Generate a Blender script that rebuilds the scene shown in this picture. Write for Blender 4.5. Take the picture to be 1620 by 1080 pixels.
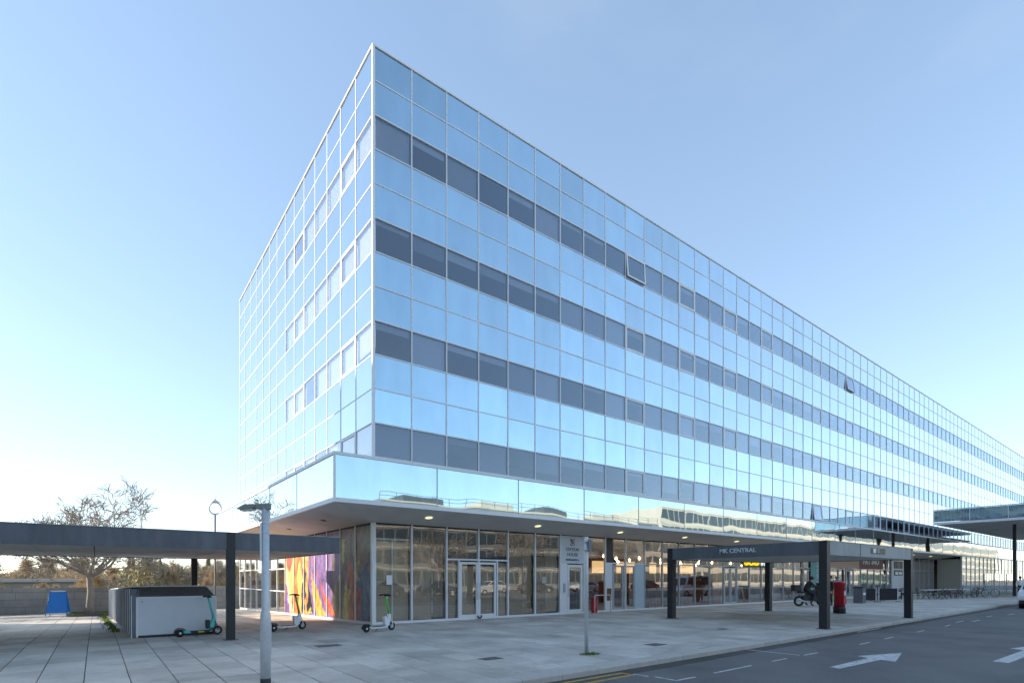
import bpy, bmesh, math, random
from mathutils import Vector, Matrix, Euler
R = math.radians
random.seed(7)
scene = bpy.context.scene
for o in list(bpy.data.objects): bpy.data.objects.remove(o)
col = scene.collection

# ------------------------------------------------------------------ camera, sky, sun, exposure
cam = bpy.data.cameras.new('camera')
cam.sensor_width = 36.0
cam.lens = 854.31 / 1620 * 36.0
cam.shift_y = (913.757 - 540.0) / 1620.0
cam.clip_start = 0.1; cam.clip_end = 3000
cam_o = bpy.data.objects.new('camera', cam); col.objects.link(cam_o)
cam_o.location = (-7.8141, -18.2296, 1.658)
cam_o.rotation_euler = (R(90), 0, -0.6564)
scene.camera = cam_o

SUN_H = Vector((-0.8, 0.6)); SUN_EL = R(20)
world = bpy.data.worlds.new('World'); scene.world = world; world.use_nodes = True
wn = world.node_tree.nodes; wl = world.node_tree.links
sky = wn.new('ShaderNodeTexSky'); sky.sky_type = 'NISHITA'; sky.sun_disc = False
sky.sun_elevation = SUN_EL; sky.sun_rotation = math.atan2(SUN_H.x, SUN_H.y)
sky.air_density = 0.9; sky.dust_density = 0.12; sky.ozone_density = 2.6; sky.altitude = 80
# thin high cloud wisps over the whole sky
wtc = wn.new('ShaderNodeTexCoord'); wmp = wn.new('ShaderNodeMapping'); wmp.inputs['Scale'].default_value = (1.0, 1.0, 2.6)
wno = wn.new('ShaderNodeTexNoise'); wno.inputs['Scale'].default_value = 1.7; wno.inputs['Detail'].default_value = 7; wno.inputs['Roughness'].default_value = 0.55
wrm = wn.new('ShaderNodeValToRGB'); wrm.color_ramp.elements[0].position = 0.58; wrm.color_ramp.elements[1].position = 0.85; wrm.color_ramp.elements[1].color = (0.16, 0.16, 0.16, 1)
wmx = wn.new('ShaderNodeMix'); wmx.data_type = 'RGBA'; wmx.inputs['B'].default_value = (1.9, 1.95, 2.05, 1)
wl.new(wtc.outputs['Generated'], wmp.inputs[0]); wl.new(wmp.outputs[0], wno.inputs['Vector']); wl.new(wno.outputs[0], wrm.inputs[0]); wl.new(wrm.outputs[0], wmx.inputs['Factor'])
wgm = wn.new('ShaderNodeGamma'); wgm.inputs[1].default_value = 0.62; whs = wn.new('ShaderNodeHueSaturation'); whs.inputs['Saturation'].default_value = 1.05; wl.new(sky.outputs[0], wgm.inputs[0]); wl.new(wgm.outputs[0], whs.inputs['Color']); wl.new(whs.outputs[0], wmx.inputs['A']); wl.new(wmx.outputs['Result'], wn['Background'].inputs[0]); wn['Background'].inputs[1].default_value = 0.15
sun = bpy.data.lights.new('sun', 'SUN'); sun.energy = 2.8; sun.angle = R(0.5); sun.color = (1.0, 0.86, 0.68)
sun_o = bpy.data.objects.new('sun', sun); col.objects.link(sun_o)
sd = Vector((SUN_H.x * math.cos(SUN_EL), SUN_H.y * math.cos(SUN_EL), math.sin(SUN_EL)))
sun_o.rotation_euler = sd.to_track_quat('Z', 'Y').to_euler(); sun_o.location = (-30, 20, 40)
vs = scene.view_settings
vs.view_transform = 'Standard'; vs.look = 'None'; vs.gamma = 1.0; vs.exposure = 1.8; vs.use_curve_mapping = False
scene.cycles.max_bounces = 8; scene.cycles.transparent_max_bounces = 16

# ------------------------------------------------------------------ materials
MATS = {}
def mat(name, c, rough=0.6, metal=0.0, var=0.0, scale=6.0, bump=0.0, bscale=40.0, rnd=0.0, spec=0.5, emit=None, stain=0.0, stretch=None):
    """Principled with noise colour variation, per object / island variation and fine relief."""
    if name in MATS: return MATS[name]
    m = bpy.data.materials.new(name); m.use_nodes = True; MATS[name] = m
    nt = m.node_tree; N = nt.nodes; L = nt.links; b = N['Principled BSDF']
    b.inputs['Base Color'].default_value = (*c, 1); b.inputs['Roughness'].default_value = rough
    b.inputs['Metallic'].default_value = metal; b.inputs['Specular IOR Level'].default_value = spec
    tc = N.new('ShaderNodeTexCoord'); vec = tc.outputs['Object']
    geo = N.new('ShaderNodeNewGeometry')
    if var or rnd or stain or bump:
        pos = geo.outputs['Position']
        if stretch:
            mp = N.new('ShaderNodeMapping'); mp.inputs['Scale'].default_value = stretch; L.new(pos, mp.inputs[0]); pos = mp.outputs[0]
        val = None
        def add(a, k):
            nonlocal val
            mm = N.new('ShaderNodeMath'); mm.operation = 'MULTIPLY_ADD'; L.new(a, mm.inputs[0]); mm.inputs[1].default_value = k
            if val is None: mm.inputs[2].default_value = 1.0 - k * 0.5
            else:
                m2 = N.new('ShaderNodeMath'); m2.operation = 'ADD'; m2.inputs[1].default_value = -k * 0.5; L.new(val, m2.inputs[0]); L.new(m2.outputs[0], mm.inputs[2])
            val = mm.outputs[0]
        if var:
            n1 = N.new('ShaderNodeTexNoise'); n1.inputs['Scale'].default_value = scale; n1.inputs['Detail'].default_value = 6; n1.inputs['Roughness'].default_value = 0.65
            L.new(pos, n1.inputs['Vector']); add(n1.outputs[0], var * 2)
        if stain:
            n2 = N.new('ShaderNodeTexNoise'); n2.inputs['Scale'].default_value = 0.55; n2.inputs['Detail'].default_value = 4; L.new(pos, n2.inputs['Vector'])
            cr = N.new('ShaderNodeValToRGB'); cr.color_ramp.elements[0].position = 0.35; cr.color_ramp.elements[1].position = 0.65; L.new(n2.outputs[0], cr.inputs[0]); add(cr.outputs[0], stain)
        if rnd:
            oi = N.new('ShaderNodeObjectInfo'); ad = N.new('ShaderNodeMath'); ad.operation = 'ADD'; fr = N.new('ShaderNodeMath'); fr.operation = 'FRACT'
            L.new(oi.outputs['Random'], ad.inputs[0]); L.new(geo.outputs['Random Per Island'], ad.inputs[1]); L.new(ad.outputs[0], fr.inputs[0]); add(fr.outputs[0], rnd)
        if val is not None:
            mx = N.new('ShaderNodeVectorMath'); mx.operation = 'SCALE'; mx.inputs[0].default_value = c; L.new(val, mx.inputs['Scale']); L.new(mx.outputs[0], b.inputs['Base Color'])
        if bump:
            nb = N.new('ShaderNodeTexNoise'); nb.inputs['Scale'].default_value = bscale; nb.inputs['Detail'].default_value = 5; L.new(pos, nb.inputs['Vector'])
            bp = N.new('ShaderNodeBump'); bp.inputs['Strength'].default_value = bump; bp.inputs['Distance'].default_value = 0.01
            L.new(nb.outputs[0], bp.inputs['Height']); L.new(bp.outputs[0], b.inputs['Normal'])
    if emit:
        b.inputs['Emission Color'].default_value = (*emit[0], 1); b.inputs['Emission Strength'].default_value = emit[1]
    return m

def mirror_glass(name, tint, rough, wave, wscale, dirt=0.14):
    """Coated reflective cladding glass: slightly wavy, faintly dusty, a little different in every sheet."""
    m = mat(name, tint, rough, 1.0); N = m.node_tree.nodes; L = m.node_tree.links; b = N['Principled BSDF']
    geo = N.new('ShaderNodeNewGeometry'); oi = N.new('ShaderNodeObjectInfo')
    nb = N.new('ShaderNodeTexNoise'); nb.noise_dimensions = '4D'; nb.inputs['Scale'].default_value = wscale; nb.inputs['Detail'].default_value = 1.0
    L.new(geo.outputs['Position'], nb.inputs['Vector']); 
    w = N.new('ShaderNodeMath'); w.operation = 'MULTIPLY'; w.inputs[1].default_value = 37.0; L.new(oi.outputs['Random'], w.inputs[0]); L.new(w.outputs[0], nb.inputs['W'])
    bp = N.new('ShaderNodeBump'); bp.inputs['Strength'].default_value = 1.0; bp.inputs['Distance'].default_value = wave
    L.new(nb.outputs[0], bp.inputs['Height']); L.new(bp.outputs[0], b.inputs['Normal'])
    nd = N.new('ShaderNodeTexNoise'); nd.inputs['Scale'].default_value = 1.4; nd.inputs['Detail'].default_value = 6
    mp = N.new('ShaderNodeMapping'); mp.inputs['Scale'].default_value = (1.0, 1.0, 0.35); L.new(geo.outputs['Position'], mp.inputs[0]); L.new(mp.outputs[0], nd.inputs['Vector'])
    a = N.new('ShaderNodeMath'); a.operation = 'MULTIPLY_ADD'; a.inputs[1].default_value = -dirt * 2; a.inputs[2].default_value = 1.0 + dirt * 0.8; L.new(nd.outputs[0], a.inputs[0])
    r = N.new('ShaderNodeMath'); r.operation = 'MULTIPLY_ADD'; r.inputs[1].default_value = 0.20; r.inputs[2].default_value = -0.10; L.new(oi.outputs['Random'], r.inputs[0])
    s = N.new('ShaderNodeMath'); s.operation = 'ADD'; L.new(a.outputs[0], s.inputs[0]); L.new(r.outputs[0], s.inputs[1])
    mx = N.new('ShaderNodeVectorMath'); mx.operation = 'SCALE'; mx.inputs[0].default_value = tint; L.new(s.outputs[0], mx.inputs['Scale'])
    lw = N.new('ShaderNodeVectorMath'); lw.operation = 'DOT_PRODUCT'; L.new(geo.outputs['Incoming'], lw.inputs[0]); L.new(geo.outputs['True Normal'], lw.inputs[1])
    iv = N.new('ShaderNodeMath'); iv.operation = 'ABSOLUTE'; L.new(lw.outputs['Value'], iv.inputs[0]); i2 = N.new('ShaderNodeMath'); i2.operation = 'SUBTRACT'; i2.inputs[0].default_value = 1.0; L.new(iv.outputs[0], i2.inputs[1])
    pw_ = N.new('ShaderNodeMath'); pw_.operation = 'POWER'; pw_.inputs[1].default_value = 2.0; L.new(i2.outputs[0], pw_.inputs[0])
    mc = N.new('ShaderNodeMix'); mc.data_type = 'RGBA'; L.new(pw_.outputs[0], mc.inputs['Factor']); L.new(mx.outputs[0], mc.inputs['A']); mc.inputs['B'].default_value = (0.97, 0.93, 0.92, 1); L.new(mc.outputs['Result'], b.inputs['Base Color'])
    return m

def clear_glass(name, tint, r0, wave, wscale=0.6, rough=0.0, tintr=(0.95, 0.97, 1.0)):
    """Sheet glass: Fresnel mix of a mirror and a tinted see-through layer."""
    m = bpy.data.materials.new(name); m.use_nodes = True; MATS[name] = m
    N = m.node_tree.nodes; L = m.node_tree.links; N.remove(N['Principled BSDF'])
    out = N['Material Output']; mixs = N.new('ShaderNodeMixShader'); tr = N.new('ShaderNodeBsdfTransparent'); gl = N.new('ShaderNodeBsdfGlossy')
    tr.inputs[0].default_value = (*tint, 1); gl.inputs['Roughness'].default_value = rough; gl.inputs[0].default_value = (*tintr, 1)
    geo0 = N.new('ShaderNodeNewGeometry'); dt = N.new('ShaderNodeVectorMath'); dt.operation = 'DOT_PRODUCT'; L.new(geo0.outputs['Incoming'], dt.inputs[0]); L.new(geo0.outputs['Normal'], dt.inputs[1])
    def mth(op, a_, b_, c_=None):
        m_ = N.new('ShaderNodeMath'); m_.operation = op
        for i_, v_ in enumerate((a_, b_, c_)):
            if v_ is None: continue
            if isinstance(v_, (int, float)): m_.inputs[i_].default_value = v_
            else: L.new(v_, m_.inputs[i_])
        return m_.outputs[0]
    ab = mth('ABSOLUTE', dt.outputs['Value'], None); inv = mth('SUBTRACT', 1.0, ab); p5 = mth('POWER', inv, 2.5)
    fac = mth('MULTIPLY_ADD', p5, 1.0 - r0, r0)
    geo = N.new('ShaderNodeNewGeometry'); oi = N.new('ShaderNodeObjectInfo')
    nb = N.new('ShaderNodeTexNoise'); nb.noise_dimensions = '4D'; nb.inputs['Scale'].default_value = wscale; nb.inputs['Detail'].default_value = 1.0
    w = N.new('ShaderNodeMath'); w.operation = 'MULTIPLY'; w.inputs[1].default_value = 37.0; L.new(oi.outputs['Random'], w.inputs[0]); L.new(w.outputs[0], nb.inputs['W'])
    L.new(geo.outputs['Position'], nb.inputs['Vector'])
    bp = N.new('ShaderNodeBump'); bp.inputs['Distance'].default_value = wave; L.new(nb.outputs[0], bp.inputs['Height']); L.new(bp.outputs[0], gl.inputs['Normal'])
    L.new(fac, mixs.inputs[0]); L.new(tr.outputs[0], mixs.inputs[1]); L.new(gl.outputs[0], mixs.inputs[2]); L.new(mixs.outputs[0], out.inputs[0])
    return m

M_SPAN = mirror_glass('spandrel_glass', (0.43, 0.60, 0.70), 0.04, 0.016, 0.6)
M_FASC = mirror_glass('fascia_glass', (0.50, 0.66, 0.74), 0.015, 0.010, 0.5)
M_WIN = clear_glass('window_glass', (0.74, 0.77, 0.82), 0.10, 0.006, tintr=(0.82, 0.92, 1.0))
M_WINL = clear_glass('end_window_glass', (0.86, 0.88, 0.92), 0.12, 0.006)
M_SHOP = clear_glass('shop_glass', (0.94, 0.93, 0.91), 0.10, 0.007)
M_SCREEN = clear_glass('screen_glass', (0.80, 0.90, 0.87), 0.06, 0.01)
M_ALU = mat('white_aluminium', (0.80, 0.81, 0.82), 0.38, 0.0, var=0.06, scale=3, spec=0.5)
M_GREYAL = mat('grey_aluminium', (0.42, 0.45, 0.48), 0.4, 0.3, var=0.08)
M_DARKJ = mat('dark_gasket', (0.03, 0.033, 0.036), 0.7)
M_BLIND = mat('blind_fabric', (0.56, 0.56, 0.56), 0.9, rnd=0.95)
M_INTW = mat('interior_wall', (0.30, 0.29, 0.28), 0.9, var=0.1)
M_INTD = mat('interior_dark', (0.10, 0.10, 0.11), 0.9)
M_CEIL = mat('interior_ceiling', (0.55, 0.55, 0.55), 0.9)
M_SOFF = mat('soffit_panel', (0.64, 0.60, 0.55), 0.75, var=0.13, scale=1.2, rnd=0.06, stain=0.12)
M_STEEL = mat('painted_dark_steel', (0.115, 0.125, 0.14), 0.55, 0.0, var=0.4, scale=2.5, bump=0.12, bscale=30, stain=0.25, stretch=(2.5, 2.5, 0.6))
M_BLACK = mat('black_paint', (0.022, 0.024, 0.027), 0.42, var=0.2)
M_CONC = mat('weathered_fascia', (0.44, 0.45, 0.43), 0.8, var=0.22, scale=2.2, bump=0.2, stain=0.15, stretch=(3.0, 3.0, 0.7))
M_USOF = mat('canopy_soffit', (0.62, 0.61, 0.59), 0.7, var=0.15, scale=1.0, stain=0.15)
M_SLAB = mat('paving_slab', (0.56, 0.515, 0.45), 0.7, var=0.2, scale=2.4, bump=0.35, bscale=60, rnd=0.30, stain=0.26)
M_BED = mat('joint_mortar', (0.10, 0.098, 0.09), 0.95, var=0.25, scale=8)
M_KERB = mat('kerb_concrete', (0.50, 0.47, 0.42), 0.85, var=0.2, scale=5, bump=0.4, bscale=70, rnd=0.12)
M_ASPH = mat('asphalt', (0.165, 0.158, 0.150), 0.82, var=0.25, scale=26, bump=0.8, bscale=140, stain=0.25)
def overlay(m, c, scale, lo, hi, kind='noise', amount=1.0):
    """lay a second colour over a material through a noise or spot mask (wear, stains, chewing gum)"""
    N = m.node_tree.nodes; L = m.node_tree.links; b = N['Principled BSDF']; src = b.inputs['Base Color'].links[0].from_socket
    geo = N.new('ShaderNodeNewGeometry'); t = N.new('ShaderNodeTexNoise' if kind == 'noise' else 'ShaderNodeTexVoronoi'); t.inputs['Scale'].default_value = scale
    if kind == 'noise': t.inputs['Detail'].default_value = 8; t.inputs['Roughness'].default_value = 0.7
    L.new(geo.outputs['Position'], t.inputs['Vector']); r_ = N.new('ShaderNodeValToRGB'); r_.color_ramp.elements[0].position = lo; r_.color_ramp.elements[1].position = hi
    if kind != 'noise': r_.color_ramp.elements[0].color = (1, 1, 1, 1); r_.color_ramp.elements[1].color = (0, 0, 0, 1)
    L.new(t.outputs[0], r_.inputs[0]); am = N.new('ShaderNodeMath'); am.operation = 'MULTIPLY'; am.inputs[1].default_value = amount; L.new(r_.outputs[0], am.inputs[0])
    x_ = N.new('ShaderNodeMix'); x_.data_type = 'RGBA'; L.new(am.outputs[0], x_.inputs['Factor']); L.new(src, x_.inputs['A']); x_.inputs['B'].default_value = (*c, 1); L.new(x_.outputs['Result'], b.inputs['Base Color'])
overlay(M_SLAB, (0.20, 0.185, 0.165), 2.6, 0.03, 0.05, 'spots', 0.7); overlay(M_SLAB, (0.26, 0.24, 0.21), 0.8, 0.50, 0.74, 'noise', 0.7)
overlay(M_ASPH, (0.09, 0.088, 0.085), 0.5, 0.52, 0.66, 'noise', 0.6); overlay(M_ASPH, (0.24, 0.235, 0.225), 90, 0.60, 0.70, 'noise', 0.5)
M_PAINTW = mat('road_paint_white', (0.62, 0.62, 0.60), 0.7, var=0.28, scale=14, bump=0.3)
M_PAINTY = mat('road_paint_yellow', (0.55, 0.33, 0.05), 0.7, var=0.28, scale=14, bump=0.3)
overlay(M_PAINTW, (0.16, 0.155, 0.15), 9, 0.50, 0.62, 'noise', 0.75); overlay(M_PAINTY, (0.16, 0.155, 0.15), 9, 0.50, 0.62, 'noise', 0.75)
M_GALV = mat('galvanised_steel', (0.62, 0.64, 0.66), 0.45, 0.3, var=0.22, scale=14)
M_WALL = mat('wall_block', (0.33, 0.325, 0.315), 0.9, var=0.22, scale=4, bump=0.5, bscale=50, rnd=0.16, stain=0.2)
M_BARK = mat('bark', (0.28, 0.25, 0.215), 0.9, var=0.3, scale=12, bump=0.6, bscale=30)
M_TWIG = mat('scrub_twigs', (0.50, 0.40, 0.27), 0.9, rnd=0.6, var=0.2, scale=1.5)
M_IVY = mat('ivy_foliage', (0.38, 0.34, 0.20), 0.8, rnd=0.7, var=0.2, scale=1.5)
M_GRASS = mat('grass', (0.13, 0.19, 0.03), 0.8, rnd=0.5)
M_SOIL = mat('soil', (0.09, 0.07, 0.05), 0.95, var=0.3, scale=9, bump=0.8)
M_EARTH = mat('scrubland', (0.16, 0.13, 0.08), 0.95, var=0.3, scale=0.6)
M_WHITEP = mat('white_panel', (0.62, 0.66, 0.70), 0.4, var=0.08, scale=2.5, stain=0.06)
M_WHITE = mat('white_plastic', (0.78, 0.79, 0.80), 0.35, var=0.04)
M_RUB = mat('rubber', (0.018, 0.018, 0.019), 0.8)
M_GREEN = mat('lime_paint', (0.05, 0.55, 0.04), 0.35)
M_TEAL = mat('teal_paint', (0.10, 0.52, 0.47), 0.35)
M_YEL = mat('yellow_sticker', (0.75, 0.55, 0.02), 0.5)
M_RED = mat('post_box_red', (0.44, 0.012, 0.022), 0.35, var=0.08)
M_BLUE = mat('blue_plastic', (0.02, 0.20, 0.60), 0.4, var=0.12)
M_PAPER = mat('brown_paper', (0.44, 0.355, 0.26), 0.8, var=0.25, scale=2.2, bump=1.0, bscale=3.5, rnd=0.35)
M_PLY = mat('plywood', (0.50, 0.41, 0.29), 0.8, var=0.16, scale=2.0, stretch=(1.0, 1.0, 5.0))
M_WOOD = mat('brown_wood', (0.17, 0.085, 0.045), 0.55, var=0.25, scale=4, stretch=(1, 1, 4))
M_TILE = mat('shop_floor', (0.14, 0.13, 0.12), 0.4, var=0.1)
M_TAPE = mat('silver_tape', (0.62, 0.64, 0.68), 0.3, 0.4)
M_BULB = mat('warm_bulb', (1, 0.8, 0.5), 0.4, emit=((1.0, 0.66, 0.28), 9.0))
M_DOWN = mat('downlight', (0.9, 0.85, 0.5), 0.4, emit=((1.0, 0.95, 0.6), 0.28))
M_TEXT = mat('dark_lettering', (0.03, 0.03, 0.035), 0.6)
M_SILVER = mat('silver_lettering', (0.62, 0.66, 0.70), 0.4)
M_SUBY = mat('yellow_sign_letters', (0.80, 0.50, 0.0), 0.4, emit=((1.0, 0.62, 0.0), 0.35))
M_SUBW = mat('white_sign_letters', (0.85, 0.87, 0.9), 0.4, emit=((1, 1, 1), 0.25))
M_DRED = mat('dark_red_sign', (0.13, 0.02, 0.03), 0.5)
M_TAN = mat('tan_sign', (0.50, 0.33, 0.22), 0.6, var=0.1)
M_CREAM = mat('cream_letters', (0.62, 0.70, 0.60), 0.5)
M_BANNER = mat('teal_banner', (0.16, 0.34, 0.31), 0.6, var=0.08)
M_SKIN = mat('skin', (0.50, 0.30, 0.21), 0.55)
M_BLKC = mat('black_cloth', (0.02, 0.02, 0.024), 0.85)
M_NAVY = mat('dark_trousers', (0.03, 0.035, 0.05), 0.85)
M_HAIR = mat('dark_hair', (0.03, 0.02, 0.014), 0.6)
M_CARG = mat('dark_car_glass', (0.015, 0.02, 0.025), 0.05, spec=0.9)
M_FACW = mat('pale_office_facade', (0.55, 0.51, 0.43), 0.7, var=0.08)
M_FACD = mat('dark_office_facade', (0.24, 0.25, 0.25), 0.5, var=0.1)
M_ROOM = mat('office_window', (0.05, 0.07, 0.08), 0.08, spec=0.8)

# ------------------------------------------------------------------ mesh helpers
class MB:
    def __init__(s): s.v = []; s.f = []
    def add(s, vs, fs):
        n = len(s.v); s.v += [tuple(p) for p in vs]; s.f += [tuple(i + n for i in f) for f in fs]; return s
    def hexa(s, p):   # 8 points: bottom 4 ccw, top 4 ccw
        return s.add(p, [(3, 2, 1, 0), (4, 5, 6, 7), (0, 1, 5, 4), (1, 2, 6, 5), (2, 3, 7, 6), (3, 0, 4, 7)])
    def box(s, x0, y0, z0, x1, y1, z1):
        return s.hexa([(x0, y0, z0), (x1, y0, z0), (x1, y1, z0), (x0, y1, z0), (x0, y0, z1), (x1, y0, z1), (x1, y1, z1), (x0, y1, z1)])
    def quad(s, a, b, c, d): return s.add([a, b, c, d], [(0, 1, 2, 3)])
    def prism(s, poly, a, b, axis='y'):
        """extrude a 2D polygon along an axis from a to b; poly lies in the other two axes"""
        n = len(poly)
        def P(u, w, t): return {'y': (u, t, w), 'x': (t, u, w), 'z': (u, w, t)}[axis]
        vs = [P(u, w, a) for u, w in poly] + [P(u, w, b) for u, w in poly]
        fs = [tuple(range(n))[::-1], tuple(range(n, 2 * n))] + [(i, (i + 1) % n, n + (i + 1) % n, n + i) for i in range(n)]
        return s.add(vs, fs)
    def tube(s, pts, rad, n=8, cap=True):
        pts = [Vector(p) for p in pts]; m = len(pts)
        if not isinstance(rad, (list, tuple)): rad = [rad] * m
        base = len(s.v); prev = None
        for i, p in enumerate(pts):
            d = (pts[min(i + 1, m - 1)] - pts[max(i - 1, 0)])
            if d.length < 1e-9: d = Vector((0, 0, 1))
            d.normalize()
            if prev is None:
                a = d.cross(Vector((0, 0, 1)) if abs(d.z) < 0.9 else Vector((1, 0, 0))).normalized()
            else: a = (prev - d * prev.dot(d)).normalized()
            prev = a; b = d.cross(a)
            for k in range(n):
                t = 2 * math.pi * k / n
                s.v.append(tuple(p + (a * math.cos(t) + b * math.sin(t)) * rad[i]))
        for i in range(m - 1):
            for k in range(n):
                k2 = (k + 1) % n
                s.f.append((base + i * n + k, base + i * n + k2, base + (i + 1) * n + k2, base + (i + 1) * n + k))
        if cap:
            s.f.append(tuple(base + k for k in range(n))[::-1]); s.f.append(tuple(base + (m - 1) * n + k for k in range(n)))
        return s
    def lathe(s, prof, n=16, c=(0, 0, 0), axis='z'):
        base = len(s.v)
        for r, z in prof:
            for k in range(n):
                t = 2 * math.pi * k / n
                p = {'z': (r * math.cos(t), r * math.sin(t), z), 'y': (r * math.cos(t), z, r * math.sin(t)), 'x': (z, r * math.cos(t), r * math.sin(t))}[axis]
                s.v.append((c[0] + p[0], c[1] + p[1], c[2] + p[2]))
        m = len(prof)
        for i in range(m - 1):
            for k in range(n):
                k2 = (k + 1) % n; s.f.append((base + i * n + k, base + i * n + k2, base + (i + 1) * n + k2, base + (i + 1) * n + k))
        s.f.append(tuple(base + k for k in range(n))[::-1]); s.f.append(tuple(base + (m - 1) * n + k for k in range(n)))
        return s
    def torus(s, R_, r, n=20, m=8, c=(0, 0, 0), axis='y'):
        base = len(s.v)
        for i in range(n):
            t = 2 * math.pi * i / n
            for k in range(m):
                u = 2 * math.pi * k / m; rr = R_ + r * math.cos(u); h = r * math.sin(u)
                p = {'y': (rr * math.cos(t), h, rr * math.sin(t)), 'z': (rr * math.cos(t), rr * math.sin(t), h), 'x': (h, rr * math.cos(t), rr * math.sin(t))}[axis]
                s.v.append((c[0] + p[0], c[1] + p[1], c[2] + p[2]))
        for i in range(n):
            for k in range(m):
                i2 = (i + 1) % n; k2 = (k + 1) % m
                s.f.append((base + i * m + k, base + i2 * m + k, base + i2 * m + k2, base + i * m + k2))
        return s
    def mesh(s, name, m=None, smooth=False):
        me = bpy.data.meshes.new(name); me.from_pydata(s.v, [], s.f)
        bm = bmesh.new(); bm.from_mesh(me); bmesh.ops.recalc_face_normals(bm, faces=bm.faces); bm.to_mesh(me); bm.free()
        if m: me.materials.append(m)
        if smooth:
            for p in me.polygons: p.use_smooth = True
        return me
    def build(s, name, m, parent=None, smooth=False, loc=None, rot=None, bevel=0.0):
        o = link(name, s.mesh(name, m, smooth), parent, loc, rot)
        if bevel:
            b = o.modifiers.new('bevel', 'BEVEL'); b.width = bevel; b.segments = 2; b.limit_method = 'ANGLE'
        return o
def link(name, me, parent=None, loc=None, rot=None):
    o = bpy.data.objects.new(name, me); col.objects.link(o)
    if parent is not None: o.parent = parent
    if loc is not None: o.location = loc
    if rot is not None: o.rotation_euler = rot
    return o
def tag(o, label, cat, group=None):
    o['label'] = label; o['category'] = cat
    if group: o['group'] = group
    return o
def thing(name, label, cat, loc=(0, 0, 0), rz=0.0, group=None):
    o = link(name, None, None, loc, (0, 0, rz)); o.empty_display_size = 0.2
    return tag(o, label, cat, group)
def copy_tree(o, parent=None):
    c = o.copy(); col.objects.link(c); c.parent = parent
    for ch in list(o.children): copy_tree(ch, c)
    return c
def struct(o): o['kind'] = 'structure'; return o
def stuff(o): o['kind'] = 'stuff'; return o
def text(body, name, m, parent, loc, rot, size, depth=0.01, width=None, align='CENTER', bold=0.0):
    cu = bpy.data.curves.new(name, 'FONT'); cu.body = body; cu.size = size; cu.extrude = depth; cu.offset = bold
    cu.align_x = align; cu.align_y = 'CENTER'
    t = bpy.data.objects.new('tmp', cu); col.objects.link(t)
    dg = bpy.context.evaluated_depsgraph_get(); me = bpy.data.meshes.new_from_object(t.evaluated_get(dg))
    bpy.data.objects.remove(t)
    me.materials.clear(); me.materials.append(m)
    o = link(name, me, parent, loc, rot)
    if width:
        xs = [v.co.x for v in me.vertices]; w = max(xs) - min(xs); o.scale.x = width / w
    return o
def gz(y): return -0.0195 * max(0.0, y)      # the paving falls gently towards the wall behind

# ------------------------------------------------------------------ ground, road, pavement
KA, KB = -11.12, 0.027                        # kerb face: y = KA + KB * x
def ky(x): return KA + KB * x
struct(MB().quad((-900, -900, -1.4), (900, -900, -1.4), (900, 1200, -1.4), (-900, 1200, -1.4)).build('ground', M_EARTH))
road = MB(); xs = [-120, -30, 0, 30, 60, 120, 260]
for a, b in zip(xs[:-1], xs[1:]): road.quad((a, -46, -0.12), (b, -46, -0.12), (b, ky(b) - 0.15, -0.12), (a, ky(a) - 0.15, -0.12))
struct(road.build('road', M_ASPH))
far = MB().box(-120, -300, -0.5, 260, -46.0, 0.0)
struct(far.build('far_pavement', M_SLAB))
pav = MB()
for a, b in zip(xs[:-1], xs[1:]):
    pav.hexa([(a, ky(a), -0.5), (b, ky(b), -0.5), (b, 0.02, -0.5), (a, 0.02, -0.5), (a, ky(a), -0.014), (b, ky(b), -0.014), (b, 0.02, -0.014), (a, 0.02, -0.014)])
pav.hexa([(-120, 0.02, -1.45), (0.0, 0.02, -1.45), (0.0, 24.5, -1.45), (-120, 24.5, -1.45), (-120, 0.02, -0.014), (0.0, 0.02, -0.014), (0.0, 24.5, gz(24.5) - 0.014), (-120, 24.5, gz(24.5) - 0.014)])
pavement = struct(pav.build('pavement', M_BED))
# slabs: 0.6 x 0.9 m laid in straight courses
def slab_mesh(w, l, name):
    b = 0.006; t = 0.0; m = MB()
    x0, y0, x1, y1 = -w / 2, -l / 2, w / 2, l / 2
    m.add([(x0, y0, -0.05), (x1, y0, -0.05), (x1, y1, -0.05), (x0, y1, -0.05), (x0, y0, -b), (x1, y0, -b), (x1, y1, -b), (x0, y1, -b),
           (x0 + b, y0 + b, 0), (x1 - b, y0 + b, 0), (x1 - b, y1 - b, 0), (x0 + b, y1 - b, 0)],
          [(0, 1, 5, 4), (1, 2, 6, 5), (2, 3, 7, 6), (3, 0, 4, 7), (4, 5, 9, 8), (5, 6, 10, 9), (6, 7, 11, 10), (7, 4, 8, 11), (8, 9, 10, 11)])
    return m
SW, SL = 0.6, 0.9
slab_me = [slab_mesh(SW - g, SL - g2, 'paving_slab').mesh('paving_slab', M_SLAB) for g, g2 in ((0.014, 0.020), (0.012, 0.016), (0.017, 0.024), (0.013, 0.018))]
cx_, cy_ = cam_o.location.x, cam_o.location.y
sn, cs = math.sin(0.6564), math.cos(0.6564)
spots = []; cuts = []
pit = (-9.1, 21.2, -6.9, 24.2)
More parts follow.
